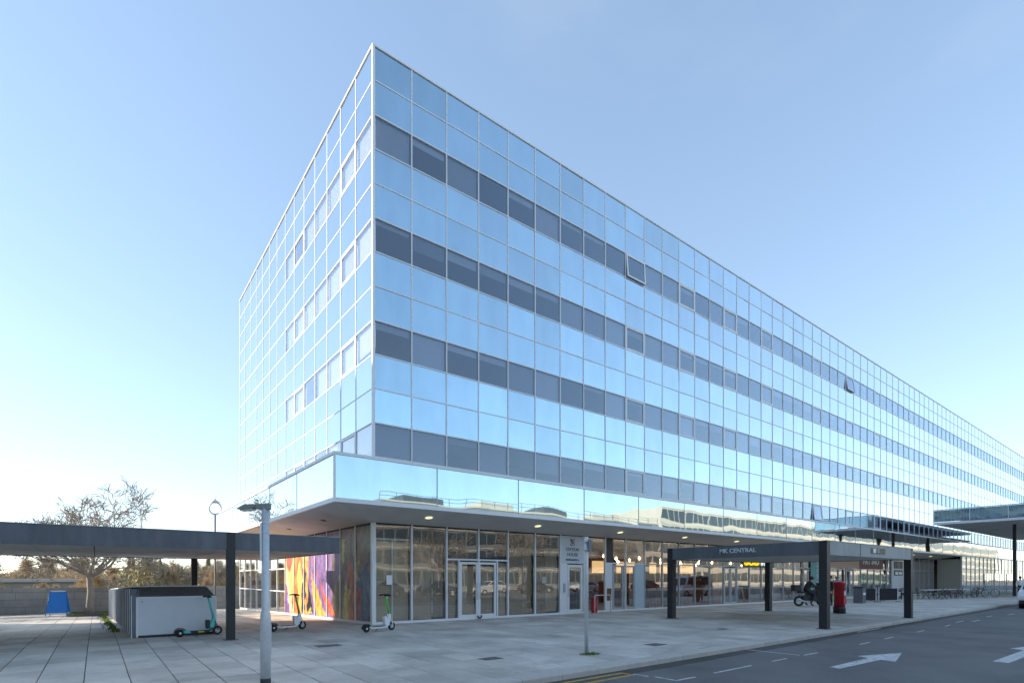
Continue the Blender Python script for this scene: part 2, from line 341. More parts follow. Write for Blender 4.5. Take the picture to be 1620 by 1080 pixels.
for i in range(int(-26 / SW), int(96 / SW)):
    x = (i + 0.5) * SW - 0.17
    off = 0.0
    for j in range(-14, 28):
        y = (j + 0.5) * SL + off
        if y + SL / 2 > 24.45: continue
        y0c = max(y - SL / 2, ky(x) + 0.155); x1c = x + SW / 2
        if y0c > y + SL / 2 - 0.08: continue
        if y > 0 and x1c > -0.07: x1c = -0.07
        if x1c - (x - SW / 2) < 0.06: continue
        if y0c > y - SL / 2 or x1c < x + SW / 2 - 1e-6:
            cuts.append((x - SW / 2, x1c, y0c, y + SL / 2)); continue
        if pit[0] < x < pit[2] and y > pit[1]: continue
        Z = (x - cx_) * sn + (y - cy_) * cs; X = (x - cx_) * cs - (y - cy_) * sn
        if y > 0 and x < -18: continue
        vis = Z > 8.0 and abs(X / Z) < 0.99
        spots.append((0 if vis else 1, Z if vis else 999, x, y))
spots.sort()
rest = MB(); rr = random.Random(3)
for q, (nv, Z, x, y) in enumerate(spots):
    z = gz(y) + rr.uniform(-0.0025, 0.0025); tx, ty = rr.gauss(0, 0.0012), rr.gauss(0, 0.0018)
    sl = -0.0195 if y > 0 else 0.0
    if q < 300:
        o = link('paving_slab', slab_me[rr.randrange(4)], pavement, (x, y, z), (sl + tx, ty, rr.gauss(0, 0.0012)))
    else:
        m = slab_me[rr.randrange(4)]
        mtx = Matrix.Translation((x, y, z)) @ Euler((sl + tx, ty, 0)).to_matrix().to_4x4()
        rest.add([mtx @ v.co for v in m.vertices], [tuple(p.vertices) for p in m.polygons])
for x0, x1, y0, y1 in cuts:
    m = slab_mesh(x1 - x0 - 0.014, y1 - y0 - 0.008, 'paving_slab'); c_ = ((x0 + x1) / 2, (y0 + y1) / 2)
    rest.add([(p[0] + c_[0], p[1] + c_[1], p[2] + gz(p[1] + c_[1])) for p in m.v], m.f)
o = rest.build('paving_slabs', M_SLAB, pavement); stuff(o)
# kerb stones
kerb = struct(MB().hexa([(-60, ky(-60) - 0.145, -0.45), (120, ky(120) - 0.145, -0.45), (120, ky(120) - 0.005, -0.45), (-60, ky(-60) - 0.005, -0.45), (-60, ky(-60) - 0.145, -0.06), (120, ky(120) - 0.145, -0.06), (120, ky(120) - 0.005, -0.06), (-60, ky(-60) - 0.005, -0.06)]).build('kerb', M_BED))
kme = MB().prism([(-0.155, -0.3), (0.15, -0.3), (0.15, 0.0), (-0.13, 0.0), (-0.155, -0.03)], -0.452, 0.452, 'x').mesh('kerb_stone', M_KERB)
ang = math.atan(KB)
for i in range(-20, 90):
    x = i * 0.915
    link('kerb_stone', kme, kerb, (x, ky(x), rr.uniform(-0.003, 0.003) + 0.002), (0, rr.gauss(0, 0.002), ang))

gut = MB()
for i in range(-30, 90): gut.quad((i, ky(i) - 0.50 - 0.05 * rr.random(), -0.1185), (i + 1, ky(i + 1) - 0.50 - 0.05 * rr.random(), -0.1185), (i + 1, ky(i + 1) - 0.15, -0.1185), (i, ky(i) - 0.15, -0.1185))
struct(gut.build('gutter', mat('grimy_gutter', (0.085, 0.078, 0.070), 0.9, var=0.4, scale=7, bump=0.6, bscale=120, stain=0.4)))
# painted markings (each a thin sheet 4 mm over the asphalt)
ZR = -0.116
def mark(name, pts, m, label):
    o = MB().add([(x, y, ZR) for x, y in pts], [tuple(range(len(pts)))]).build(name, m, None); return struct(o)
def stripe(name, a, b, w, m, label):
    a = Vector(a); b = Vector(b); d = (b - a).normalized(); n = Vector((-d.y, d.x)) * w / 2
    return mark(name, [a - n, b - n, b + n, a + n], m, label)
for k in (0, 1):
    stripe('double_yellow_line', (-30, ky(-30) - 0.36 - 0.26 * k), (-0.05, ky(0) - 0.36 - 0.26 * k), 0.085, M_PAINTY, '')
stripe('yellow_line_end', (-0.02, ky(0) - 0.31), (-0.02, ky(0) - 0.66), 0.07, M_PAINTY, '')
stripe('bay_marking', (0.06, -11.68), (0.10, -12.0), 0.07, M_PAINTW, '')
for a, b in [((0.16, -12.1), (0.16, -12.52)), ((0.12, -12.55), (0.72, -12.55)), ((1.35, -12.53), (2.75, -12.50)), ((3.62, -12.48), (4.3, -12.48)), ((5.12, -12.48), (5.8, -12.48)),
             ((5.0, -11.15), (5.03, -12.42)), ((8.4, -12.45), (9.15, -12.43)), ((10.4, -12.38), (11.2, -12.35)), ((13.6, -12.28), (14.5, -12.25)), ((17.0, -12.2), (17.9, -12.15)),
             ((19.4, -11.95), (20.8, -11.9)), ((20.4, -12.25), (21.8, -12.2)), ((24.5, -11.9), (25.6, -11.9)), ((27.0, -12.2), (28.4, -12.2)), ((12.0, -11.1), (14.2, -11.05))]:
    stripe('bay_marking', a, b, 0.062, M_PAINTW, '')
mark('arrow_marking', [(3.75, -13.76), (5.7, -13.82), (5.62, -14.12), (7.35, -13.72), (5.95, -13.28), (5.78, -13.56), (3.78, -13.55)], M_PAINTW, '')
mark('arrow_marking', [(7.3, -15.62), (10.2, -15.66), (10.1, -15.95), (12.4, -15.52), (10.5, -15.1), (10.3, -15.38), (7.35, -15.36)], M_PAINTW, '')
for mx_, my_, mw in ((3.0, -9.9, 0.5), (-3.6, -5.2, 0.6), (8.2, -8.6, 0.35), (-1.6, -9.3, 0.45)): MB().box(mx_, my_, -0.02, mx_ + mw, my_ + mw * 0.7, 0.004).build('manhole_cover', mat('iron_cover', (0.11, 0.105, 0.10), 0.6, var=0.3, scale=20, bump=0.8, bscale=90), pavement)
# ------------------------------------------------------------------ the office building over the shops
HT = 20.584; RH = 1.2174; WR = 1.5; WL = 1.597; NR = 80; NL = 14
XE = NR * WR; YE = NL * WL; ZB = 5.42
B = thing('station_building', 'long mirrored glass office block with dark window bands over a shop canopy', 'building', (0, 0, 0))
def zrow(i): return HT - i * RH
WROWS = (2, 5, 8, 11)
spR = MB().box(-WR / 2 + 0.012, -0.012, -RH / 2 + 0.012, WR / 2 - 0.012, 0, RH / 2 - 0.012).mesh('spandrel_panel', M_SPAN)
spL = MB().box(-0.012, -WL / 2 + 0.012, -RH / 2 + 0.012, 0, WL / 2 - 0.012, RH / 2 - 0.012).mesh('spandrel_panel', M_SPAN)
wnR = MB().box(-WR / 2 + 0.012, 0.004, -RH / 2 + 0.012, WR / 2 - 0.012, 0.012, RH / 2 - 0.012).mesh('window', M_WIN)
wnL = MB().box(0.004, -WL / 2 + 0.012, -RH / 2 + 0.012, 0.012, WL / 2 - 0.012, RH / 2 - 0.012).mesh('window', M_WINL)
def frame_mesh(w, h, t, d):
    m = MB(); m.box(-w, -d, -h, -w + t, d, h).box(w - t, -d, -h, w, d, h).box(-w + t, -d * 0.96, -h, w - t, d * 0.96, -h + t).box(-w + t, -d * 0.96, h - t, w - t, d * 0.96, h); return m
frR = frame_mesh(WR / 2 - 0.03, RH / 2 - 0.03, 0.075, 0.028).mesh('frame', M_ALU)
frL = frame_mesh(WL / 2 - 0.03, RH / 2 - 0.03, 0.075, 0.028).mesh('frame', M_ALU)
blR = MB().box(-WR / 2 + 0.05, 0.10, -1.0, WR / 2 - 0.05, 0.106, 0.0).mesh('blind', M_BLIND)
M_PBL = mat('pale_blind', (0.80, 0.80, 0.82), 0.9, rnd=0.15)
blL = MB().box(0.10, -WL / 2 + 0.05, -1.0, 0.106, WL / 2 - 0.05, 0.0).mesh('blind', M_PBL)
rb = random.Random(11)
FRAMED = (9, 12, 15, 18, 23, 27, 31, 36)
farp = MB(); farw = MB()
for n in range(NR):
    for i in range(12):
        c = ((n + 0.5) * WR, 0, zrow(i) - RH / 2)
        if i in WROWS:
            if n < 40:
                o = link('window', wnR, B, c, (rb.gauss(0, 0.0012), 0, rb.gauss(0, 0.0012)))
                op = {(9, 2): 4, (27, 2): 8, (23, 11): 6}.get((n, i), 0)
                if n in FRAMED:
                    f = link('frame', frR, o)
                if op:
                    o.location = (c[0], -0.075, c[2] - 0.0); o.rotation_euler = (R(-op), 0, 0)
                elif rb.random() < 0.9:
                    d = rb.choice((0.12, 0.2, 0.25, 0.3, 0.45, 0.7, 1.0, 1.0, 1.0)) * (RH - 0.06)
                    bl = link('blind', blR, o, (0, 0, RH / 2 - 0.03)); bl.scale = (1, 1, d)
            else: farw.box(c[0] - WR / 2 + 0.012, 0.004, c[2] - RH / 2 + 0.012, c[0] + WR / 2 - 0.012, 0.012, c[2] + RH / 2 - 0.012)
        elif n < 23: link('spandrel_panel', spR, B, c, (rb.gauss(0, 0.0045), 0, rb.gauss(0, 0.0045)))
        else: farp.box(c[0] - WR / 2 + 0.012, -0.012, c[2] - RH / 2 + 0.012, c[0] + WR / 2 - 0.012, 0, c[2] + RH / 2 - 0.012)
for n in range(NL):
    for i in range(12):
        c = (0, (n + 0.5) * WL, zrow(i) - RH / 2)
        if i in WROWS and n < 7:
            o = link('window', wnL, B, c, (0, rb.gauss(0, 0.0012), rb.gauss(0, 0.0012)))
            if n in (1, 5): link('frame', frL, o, None, (0, 0, R(90)))
            if rb.random() < 0.9:
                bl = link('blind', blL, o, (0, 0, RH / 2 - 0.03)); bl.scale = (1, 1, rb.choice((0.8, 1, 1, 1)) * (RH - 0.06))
        elif n < 11: link('spandrel_panel', spL, B, c, (0, rb.gauss(0, 0.0022), rb.gauss(0, 0.0022)))
        else: farp.box(-0.012, c[1] - WL / 2 + 0.012, c[2] - RH / 2 + 0.012, 0, c[1] + WL / 2 - 0.012, c[2] + RH / 2 - 0.012)
stuff(farp.build('spandrel_panels', M_SPAN, B)); stuff(farw.build('windows', M_WIN, B))
# strip of cladding under the lowest window row, hidden behind the canopy edge
MB().box(0.02, -0.012, ZB - 0.1, XE, 0, zrow(12) - 0.012).build('cladding_strip', M_SPAN, B)
MB().box(-0.012, 0.02, ZB - 0.1, 0, YE, zrow(12) - 0.012).build('cladding_strip', M_SPAN, B)
muR = MB().box(-0.021, -0.034, ZB, 0.021, 0.03, HT).mesh('mullion', M_ALU)
muL = MB().box(-0.026, -0.020, ZB, 0.03, 0.020, HT).mesh('mullion', M_ALU)
for n in range(1, NR + 1): link('mullion', muR, B, (n * WR, 0, 0))
for n in range(1, NL + 1): link('mullion', muL, B, (0, n * WL, 0))
for i in range(1, 13):
    z = zrow(i)
    MB().box(0.06, -0.031, z - 0.021, XE, 0.028, z + 0.021).build('transom', M_ALU, B)
    MB().box(-0.023, 0.06, z - 0.018, 0.028, YE, z + 0.018).build('transom', M_ALU, B)
MB().box(-0.042, -0.042, ZB, 0.05, 0.05, HT).build('corner_post', M_ALU, B)
cp = MB().box(-0.05, -0.05, HT - 0.03, XE, 0.25, HT + 0.035); cp.box(-0.05, 0.25, HT - 0.03, 0.25, YE + 0.05, HT + 0.035); cp.build('coping', M_ALU, B)
MB().box(0.25, 0.25, HT - 0.4, XE, YE, HT - 0.06).build('roof', M_GREYAL, B)
MB().box(0.0, YE + 0.03, -1.45, XE, YE + 0.2, HT - 0.06).build('rear_wall', M_GREYAL, B)
MB().box(XE + 0.03, 0.0, -0.5, XE + 0.2, YE, HT - 0.06).build('end_wall', M_SPAN, B)
for i in (1.0, 4.0, 7.0, 10.0):
    z = zrow(i); MB().box(0.16, 0.16, z - 0.55, XE - 0.1, YE - 0.02, z + 0.5).build('floor_slab', M_CEIL, B)
MB().box(5.5, 5.5, 5.2, XE - 1, 16, HT - 0.6).build('core_wall', M_INTW, B)
MB().box(0.05, 0.05, 3.66, XE - 0.05, YE - 0.05, 5.2).build('ceiling_void', M_CEIL, B)

# canopy fascia and soffit
FD = 2.15; FZ0, FZ1 = 3.95, 5.46; PWR = 3.51; PWL = 3.786; YC = -FD + 5 * PWL; XC = 64.2
fpR = MB().box(0.012, -0.01, FZ0 + 0.13, PWR - 0.012, 0.01, FZ1 - 0.09).mesh('fascia_panel', M_FASC)
fpL = MB().box(-0.01, 0.012, FZ0 + 0.13, 0.01, PWL - 0.012, FZ1 - 0.09).mesh('fascia_panel', M_FASC)
NF = 33
jR = MB().box(-0.016, -0.02, FZ0 + 0.125, 0.016, 0.012, FZ1 - 0.085).mesh('joint_strip', M_GREYAL)
jL = MB().box(-0.02, -0.016, FZ0 + 0.125, 0.012, 0.016, FZ1 - 0.085).mesh('joint_strip', M_GREYAL)
for k in range(NF):
    link('fascia_panel', fpR, B, (-FD + k * PWR, -FD, 0), (0, 0, rb.gauss(0, 0.0006)))
    if k: link('joint_strip', jR, B, (-FD + k * PWR, -FD, 0))
for k in range(5):
    link('fascia_panel', fpL, B, (-FD, -FD + k * PWL, 0), (0, 0, rb.gauss(0, 0.0006)))
    if k: link('joint_strip', jL, B, (-FD, -FD + k * PWL, 0))
XF = -FD + NF * PWR
for z0, z1, d in ((FZ1 - 0.09, FZ1, 0.045), (FZ0, FZ0 + 0.13, 0.035)):
    MB().box(-FD - d, -FD - d, z0, XF, -FD + 0.05, z1).build('fascia_trim', M_ALU, B)
    MB().box(-FD - d, -FD + 0.05, z0, -FD + 0.05, YC, z1).build('fascia_trim', M_ALU, B)
MB().box(-FD - 0.03, -FD - 0.03, FZ0 + 0.13, -FD + 0.03, -FD + 0.03, FZ1 - 0.09).build('fascia_corner', M_ALU, B)
MB().box(-FD + 0.05, YC - 0.04, 3.64, -0.06, YC, FZ1).build('canopy_end', M_GREYAL, B)
cd = MB().box(-FD + 0.06, -FD + 0.06, FZ1 - 0.16, XF, -0.06, FZ1 - 0.1); cd.box(-FD + 0.06, -0.06, FZ1 - 0.16, -0.06, YC - 0.05, FZ1 - 0.1); cd.build('canopy_deck', M_GREYAL, B)
zo, zi = 3.975, 3.63
def soff(p):   # four corner points (x, y, z), made 30 mm thick
    MB().hexa([*p, *[(x, y, z + 0.03) for x, y, z in p]]).build('soffit_panel', M_SOFF, B)
e = FD - 0.06; g = 0.008
soff([(-e, -e, zo), (PWR - e, -e, zo), (PWR - e, -0.0, zi), (0, 0, zi)])
soff([(-e, -e, zo - 0.0015), (0, 0, zi - 0.0015), (0, PWL - e, zi), (-e, PWL - e, zo)])
x = PWR - e
while x < XC - 0.1:
    x1 = min(x + PWR, XC); soff([(x + g, -e, zo), (x1, -e, zo), (x1, 0, zi), (x + g, 0, zi)]); x = x1
y = PWL - e
for k in range(4):
    y1 = min(y + PWL, YC - 0.05); soff([(-e, y + g, zo), (0, y + g, zi), (0, y1, zi), (-e, y1, zo)]); y = y1
dl = MB().lathe([(0.13, 0), (0.13, -0.015), (0.10, -0.02)], 16).mesh('downlight', M_DOWN)
for k in range(12): link('downlight', dl, B, (1.6 + k * 5.1, -1.15, 3.805), (R(-9), 0, 0))
for k in range(3): link('downlight', MATS and MB().lathe([(0.1, 0), (0.1, -0.012), (0.08, -0.016)], 12).mesh('downlight', M_DARKJ), B, (-1.1, 2.0 + k * 4.5, 3.80), (0, R(9), 0))

# ------------------------------------------------------------------ ground floor: shopfront along the street
GH = 3.63
gmu = MB().box(-0.03, -0.05, 0.0, 0.03, 0.06, GH).mesh('shop_mullion', M_ALU)
gmd = MB().box(-0.03, -0.05, 0.0, 0.03, 0.06, GH).mesh('shop_mullion', M_GREYAL)
NS = 42
TZ = 2.39
MB().box(-0.07, -0.07, 0.0, 0.07, 0.08, GH).build('corner_post', M_ALU, B)
for n in range(1, NS + 1): link('shop_mullion', gmu if n < 10 else gmd, B, (n * WR, 0, 0))
MB().box(0.07, -0.06, 0.0, XC, 0.07, 0.085).build('shop_sill', M_ALU, B)
MB().box(0.07, -0.03, GH - 0.05, XC, 0.05, GH + 0.02).build('shop_head', M_DARKJ, B)
def pane(x0, x1, z0, z1, y=0.0, name='shop_pane', m=None):
    return MB().box(0, 0.0, 0, x1 - x0, 0.01, z1 - z0).build(name, m or M_SHOP, B, loc=(x0, y, z0), rot=(rb.gauss(0, 0.0015), 0, rb.gauss(0, 0.0012)))
def hbar(x0, x1, z, m=M_ALU, t=0.03): MB().box(x0 + 0.03, -0.045, z - t, x1 - 0.03, 0.05, z + t).build('shop_transom', m, B)
def door(x0, x1, hinge, m, zt=TZ - 0.09, fw=0.09, lab=None):
    d = MB().box(x0, -0.03, 0.02, x0 + fw, 0.03, zt); d.box(x1 - fw, -0.03, 0.02, x1, 0.03, zt); d.box(x0 + fw, -0.029, zt - fw, x1 - fw, 0.029, zt); d.box(x0 + fw, -0.029, 0.02, x1 - fw, 0.029, 0.2)
    o = d.build('door', m, B); o['label'] = lab or 'glazed shop door in metal frame'
    MB().box(x0 + fw, -0.004, 0.2, x1 - fw, 0.006, zt - fw).build('door_pane', M_SHOP, o)
    hx = x1 - 0.045 if hinge < 0 else x0 + 0.045
    MB().tube([(hx, -0.03, 0.8), (hx, -0.08, 0.82), (hx, -0.08, 1.45), (hx, -0.03, 1.47)], 0.014, 8).build('handle', M_GALV, o, True)
    return o
def paper(x0, x1, z0, z1, y=0.07, m=None):
    if x1 - x0 > 1.0:
        r_ = random.Random(int(x0 * 77)); c_ = x0 + (x1 - x0) * r_.uniform(0.4, 0.6); paper(x0, c_ + 0.03, z0, z1 - r_.uniform(0, 0.25), y); paper(c_ - 0.02, x1, z0 + r_.uniform(0, 0.06), z1, y + 0.05)
        for z_ in (0.3, 0.9, 1.5, 2.1): MB().box(c_ + 0.0, y - 0.028, z_ + r_.uniform(-.1, .1), c_ + 0.045, y - 0.024, z_ + r_.uniform(0.25, 0.5)).build('tape', M_TAPE, B)
        return
    """sheet of wrapping paper taped inside the glass, edges ragged and surface creased"""
    r = random.Random(int(x0 * 100)); nx, nz = 10, 16; v = []; f = []
    for j in range(nz + 1):
        for i in range(nx + 1):
            ex = (r.uniform(0.0, 0.05) if i in (0, nx) else 0) * (1 if i == 0 else -1)
            v.append((x0 + (x1 - x0) * i / nx + ex, y + r.uniform(-0.022, 0.04), z0 + (z1 - z0) * j / nz - (r.uniform(0, 0.08) if j == nz else 0)))
    for j in range(nz):
        for i in range(nx): a = j * (nx + 1) + i; f.append((a, a + 1, a + nx + 2, a + nx + 1))
    MB().add(v, f).build('paper_sheet', m or M_PAPER, B, smooth=True)
    for k in range(r.randint(2, 4)):
        tx = r.uniform(x0 + 0.05, x1 - 0.25); tz = r.uniform(z0 + 0.1, z1 - 0.7)
        if r.random() < 0.6: MB().hexa([(tx, y - 0.03, tz), (tx + 0.03, y - 0.03, tz), (tx + 0.03, y - 0.026, tz), (tx, y - 0.026, tz), (tx + 0.06, y - 0.03, tz + 0.6), (tx + 0.085, y - 0.03, tz + 0.6), (tx + 0.085, y - 0.026, tz + 0.6), (tx + 0.06, y - 0.026, tz + 0.6)]).build('tape', M_TAPE, B)
        else: MB().box(tx, y - 0.03, tz, tx + r.uniform(0.1, 0.3), y - 0.026, tz + 0.03).build('tape', M_TAPE, B)
# bay 0: boarded inside behind an inner frame, with a notice
pane(0.1, 1.47, 0.09, GH - 0.05)
MB().box(0.16, 0.16, 0.05, 1.44, 0.19, 3.02).build('board', M_PLY, B)
ifr = MB().box(0.10, 0.08, 0.06, 0.15, 0.14, 3.1); ifr.box(0.74, 0.08, 0.06, 0.79, 0.14, 3.04); ifr.box(0.15, 0.082, 3.04, 1.46, 0.138, 3.1); ifr.build('inner_frame', M_ALU, B)
MB().box(0.50, -0.006, 1.42, 0.72, -0.002, 1.76).build('notice', M_WHITE, B)
pane(1.53, 2.97, 0.09, GH - 0.05); paper(1.55, 2.95, 0.1, 3.0)
# bays 2-3: double door between side lights
hbar(3.0, 6.0, TZ)
for a, b in ((3.03, 4.47), (4.53, 5.97)): pane(a, b, TZ + 0.03, GH - 0.05)
MB().box(3.53, -0.05, 0, 3.59, 0.06, TZ - 0.03).build('door_jamb', M_ALU, B); MB().box(5.40, -0.05, 0, 5.46, 0.06, TZ - 0.03).build('door_jamb', M_ALU, B)
pane(3.03, 3.53, 0.09, TZ - 0.03); paper(3.05, 3.5, 0.1, TZ - 0.08); pane(5.46, 5.97, 0.09, TZ - 0.03); paper(5.48, 5.95, 0.1, TZ - 0.08)
door(3.61, 4.47, -1, M_WHITE, lab='white framed double door leaf papered over inside'); door(4.50, 5.37, 1, M_WHITE, lab='white framed double door leaf papered over inside'); paper(3.72, 4.38, 0.2, TZ - 0.2); paper(4.6, 5.28, 0.2, TZ - 0.2)
MB().tube([(4.40, -0.09, 0.13), (4.44, -0.12, 0.06), (4.5, -0.13, 0.05), (4.56, -0.12, 0.07), (4.6, -0.09, 0.14)], 0.03, 8).build('chain_lock', M_BLACK, B, True)
for a in (6.0, 7.5): pane(a + 0.03, a + 1.47, 0.09, GH - 0.05); paper(a + 0.06, a + 1.44, 0.1, 3.02 if a < 7 else 2.9)
MB().box(7.95, 0.02, 1.42, 8.2, 0.024, 1.72).build('notice', M_WHITE, B)
# bay 6: entrance with the name board
MB().box(9.03, -0.04, 2.33, 10.47, 0.03, GH - 0.03).build('name_board', M_WHITEP, B)
FR = (R(90), 0, 0)
text('STATION', 'name_lettering', M_TEXT, B, (9.75, -0.047, 2.98), FR, 0.22, 0.004, width=0.82)
text('HOUSE', 'name_lettering', M_TEXT, B, (9.75, -0.047, 2.74), FR, 0.22, 0.004, width=0.68)
text('ENTRANCE A', 'name_lettering', M_TEXT, B, (9.75, -0.047, 2.50), FR, 0.12, 0.004, width=0.82, bold=0.004)
lg = MB(); M_LOGO = mat('bronze_emblem', (0.16, 0.10, 0.08), 0.5)
for a, b in (((-.13, .15), (.0, .06)), ((.0, .06), (.13, .15)), ((-.13, .06), (.13, -.10)), ((.13, .03), (-.13, -.10)), ((-.13, -.15), (.02, -.15)), ((.08, -.15), (.13, -.15)), ((-.1, .15), (-.1, .02))):
    pa = Vector((9.75 + a[0], -0.046, 3.33 + a[1])); pb = Vector((9.75 + b[0], -0.046, 3.33 + b[1])); lg.tube([pa, pb], 0.02, 4)
lg.build('emblem', M_LOGO, B)
MB().box(9.03, -0.035, 0.085, 9.42, 0.03, 2.33).build('white_panel', M_WHITE, B)
MB().box(9.18, -0.075, 1.0, 9.28, -0.035, 1.42).build('entry_phone', M_GREYAL, B)
door(9.44, 10.42, 1, M_WHITE, zt=2.28, fw=0.13, lab='single white framed entrance door with narrow glass')
# bay 7: plain glass; bay 8-9: cafe door with white side panel
pane(10.53, 11.97, 0.09, GH - 0.05)
MB().box(12.03, -0.03, TZ + 0.03, 12.55, 0.03, GH - 0.05).build('dark_panel', M_BLACK, B); pane(12.55, 13.47, TZ + 0.03, GH - 0.05); pane(13.53, 14.97, TZ + 0.03, GH - 0.05)
hbar(12.0, 15.0, TZ)
MB().box(12.03, -0.03, 0.085, 12.5, 0.03, TZ - 0.03).build('white_panel', M_WHITE, B)
MB().box(12.1, -0.045, 0.55, 12.42, -0.03, 1.15).build('menu_board', M_WOOD, B)
door(12.54, 13.3, -1, M_GREYAL); door(13.34, 14.2, 1, M_GREYAL)
MB().box(14.24, -0.02, 0.085, 14.97, 0.02, TZ - 0.03).build('frosted_panel', mat('frosted_film', (0.50, 0.62, 0.68), 0.3, var=0.08), B)
# cafe and shop bays
DOORS = {15, 22, 27}
for n in range(10, NS):
    a = n * WR
    hbar(a, a + WR, TZ, M_GREYAL)
    pane(a + 0.03, a + 1.47, TZ + 0.03, GH - 0.05)
    if n in DOORS: door(a + 0.05, a + 0.74, -1, M_GREYAL); door(a + 0.77, a + 1.45, 1, M_GREYAL)
    elif n in (34, 35): pass
    else: pane(a + 0.03, a + 1.47, 0.09, TZ - 0.03)
M_FILM = mat('window_film', (0.75, 0.77, 0.78), 0.6)
fm = MB()
for k in range(150):
    xx = 15.1 + k * 0.12
    if not any(d * WR < xx < d * WR + 1.5 for d in DOORS): fm.box(xx, 0.014, 0.98, xx + 0.07, 0.017, 1.10)
fm.build('window_film', M_FILM, B)
# interior of the ground floor
MB().box(0.1, 0.1, -0.4, XE, YE - 0.05, 0.004).build('shop_floor', M_TILE, B)
MB().box(0.1, 0.4, 0.004, 10.4, 0.5, 3.6).build('partition', M_INTD, B)
MB().box(10.4, 0.2, 0.004, 10.5, 8.0, 3.6).build('partition', M_INTW, B)
MB().box(10.5, 7.0, 0.004, XE - 1, 7.2, 3.6).build('back_wall', M_WOOD, B)
for n in (22, 30, 34): MB().box(n * WR + 0.4, 0.3, 0.004, n * WR + 0.5, 7.0, 3.6).build('partition', M_INTW, B)
for xx, yy in ((16.5, 1.2), (24.0, 1.2), (31.5, 1.4), (39, 1.4)): MB().box(xx, yy, 0.004, xx + 0.45, yy + 0.45, 3.6).build('column', M_TAN if xx > 18 else M_WOOD, B)
MB().box(18, 4.2, 0.004, 30, 4.9, 1.15).build('counter', M_WOOD, B)
M_MENU = mat('lit_menu_board', (0.8, 0.6, 0.3), 0.5, emit=((1.0, 0.66, 0.32), 0.3))
for k in range(5): MB().box(18.3 + k * 2.4, 6.9, 2.0, 20.2 + k * 2.4, 6.96, 2.8).build('menu_screen', M_MENU, B)
for k in range(4): MB().box(45.5 + k * 2.2, 6.9, 1.2, 47.2 + k * 2.2, 6.96, 2.6).build('menu_screen', M_MENU, B)

# signs on the shopfront
sg = thing('shop_sign', 'yellow and white sandwich shop lettering above the glass doors', 'sign', (26.6, -0.1, 2.68))
text('SUB', 'lettering', M_SUBY, sg, (-0.95, 0, 0), FR, 0.62, 0.03, width=1.75, bold=0.02); text('WAY', 'lettering', M_SUBW, sg, (0.95, 0, 0), FR, 0.62, 0.03, width=1.75, bold=0.02)
MB().box(-2.0, 0.035, -0.33, 2.0, 0.055, 0.33).build('backing_board', mat('sign_green', (0.02, 0.09, 0.04), 0.5), sg)
tn = thing('tan_fascia_board', 'plain tan fascia board over the shop next to the dark red sign', 'sign', (39.6, -0.1, 2.9))
MB().box(-3.4, 0, -0.42, 3.4, 0.05, 0.5).build('board', M_TAN, tn)
rs = thing('red_shop_sign', 'dark red shop sign with pale lettering above the cafe terrace', 'sign', (45.7, -0.1, 2.95))
MB().box(-2.65, 0, -0.5, 2.65, 0.05, 0.5).build('board', M_DRED, rs); text('PAT INO', 'lettering', M_CREAM, rs, (-0.2, -0.012, 0.08), FR, 0.62, 0.01, width=3.6, bold=0.02)
sc = thing('sign_column', 'pale clad column carrying a black square sign with a white ring', 'column', (52.1, -0.12, 0))
MB().box(-1.6, 0, 0, 1.6, 0.1, 3.55).build('cladding', M_WHITEP, sc)
MB().box(-1.1, -0.04, 2.55, 1.05, 0, 3.2).build('black_sign', M_BLACK, sc); MB().torus(0.27, 0.018, 24, 6, (0, -0.05, 2.88)).build('ring', M_SILVER, sc); bpy.data.objects[-1] if False else None
text('MCT', 'lettering', M_SILVER, sc, (0, -0.045, 2.88), FR, 0.22, 0.004)
MB().box(-1.1, -0.03, 1.9, 1.05, 0, 2.4).build('opening_hours_board', M_BLACK, sc); MB().box(-0.85, -0.036, 1.98, -0.1, -0.03, 2.25).build('white_square', M_WHITE, sc); MB().box(0.1, -0.036, 1.98, 0.85, -0.03, 2.25).build('white_square', M_WHITE, sc)
bn = thing('vertical_banner', 'tall teal banner with white sideways lettering beside the parked motorbike', 'banner', (34.9, -0.09, 0))
MB().box(-0.86, 0, 0.3, 0.86, 0.03, 3.3).build('panel', M_BANNER, bn); text('URBAN', 'lettering', M_SILVER, bn, (0.3, -0.01, 2.25), (R(90), R(-90), 0), 0.62, 0.005, width=1.8)

# ------------------------------------------------------------------ ground floor: mural side
lmu = MB().box(-0.05, -0.028, -0.6, 0.06, 0.028, GH).mesh('shop_mullion', M_ALU)
for n in range(1, NL + 1): link('shop_mullion', lmu, B, (0, n * WL, 0))
zs = lambda y: gz(y)
MB().hexa([(-0.065, 0.08, -0.3), (0.07, 0.08, -0.3), (0.07, YE, -0.75), (-0.065, YE, -0.75), (-0.065, 0.08, 0.09), (0.07, 0.08, 0.09), (0.07, YE, zs(YE) + 0.09), (-0.065, YE, zs(YE) + 0.09)]).build('shop_sill', M_ALU, B)
MB().box(-0.04, 0.08, GH - 0.05, 0.05, YE, GH + 0.02).build('shop_head', M_DARKJ, B)
rn = random.Random(5)
def in_poly(p, poly):
    c = False; n = len(poly)
    for i in range(n):
        (x1, y1), (x2, y2) = poly[i], poly[i - 1]
        if (y1 > p[1]) != (y2 > p[1]) and p[0] < (x2 - x1) * (p[1] - y1) / (y2 - y1) + x1: c = not c
    return c
from mathutils import noise as NZ
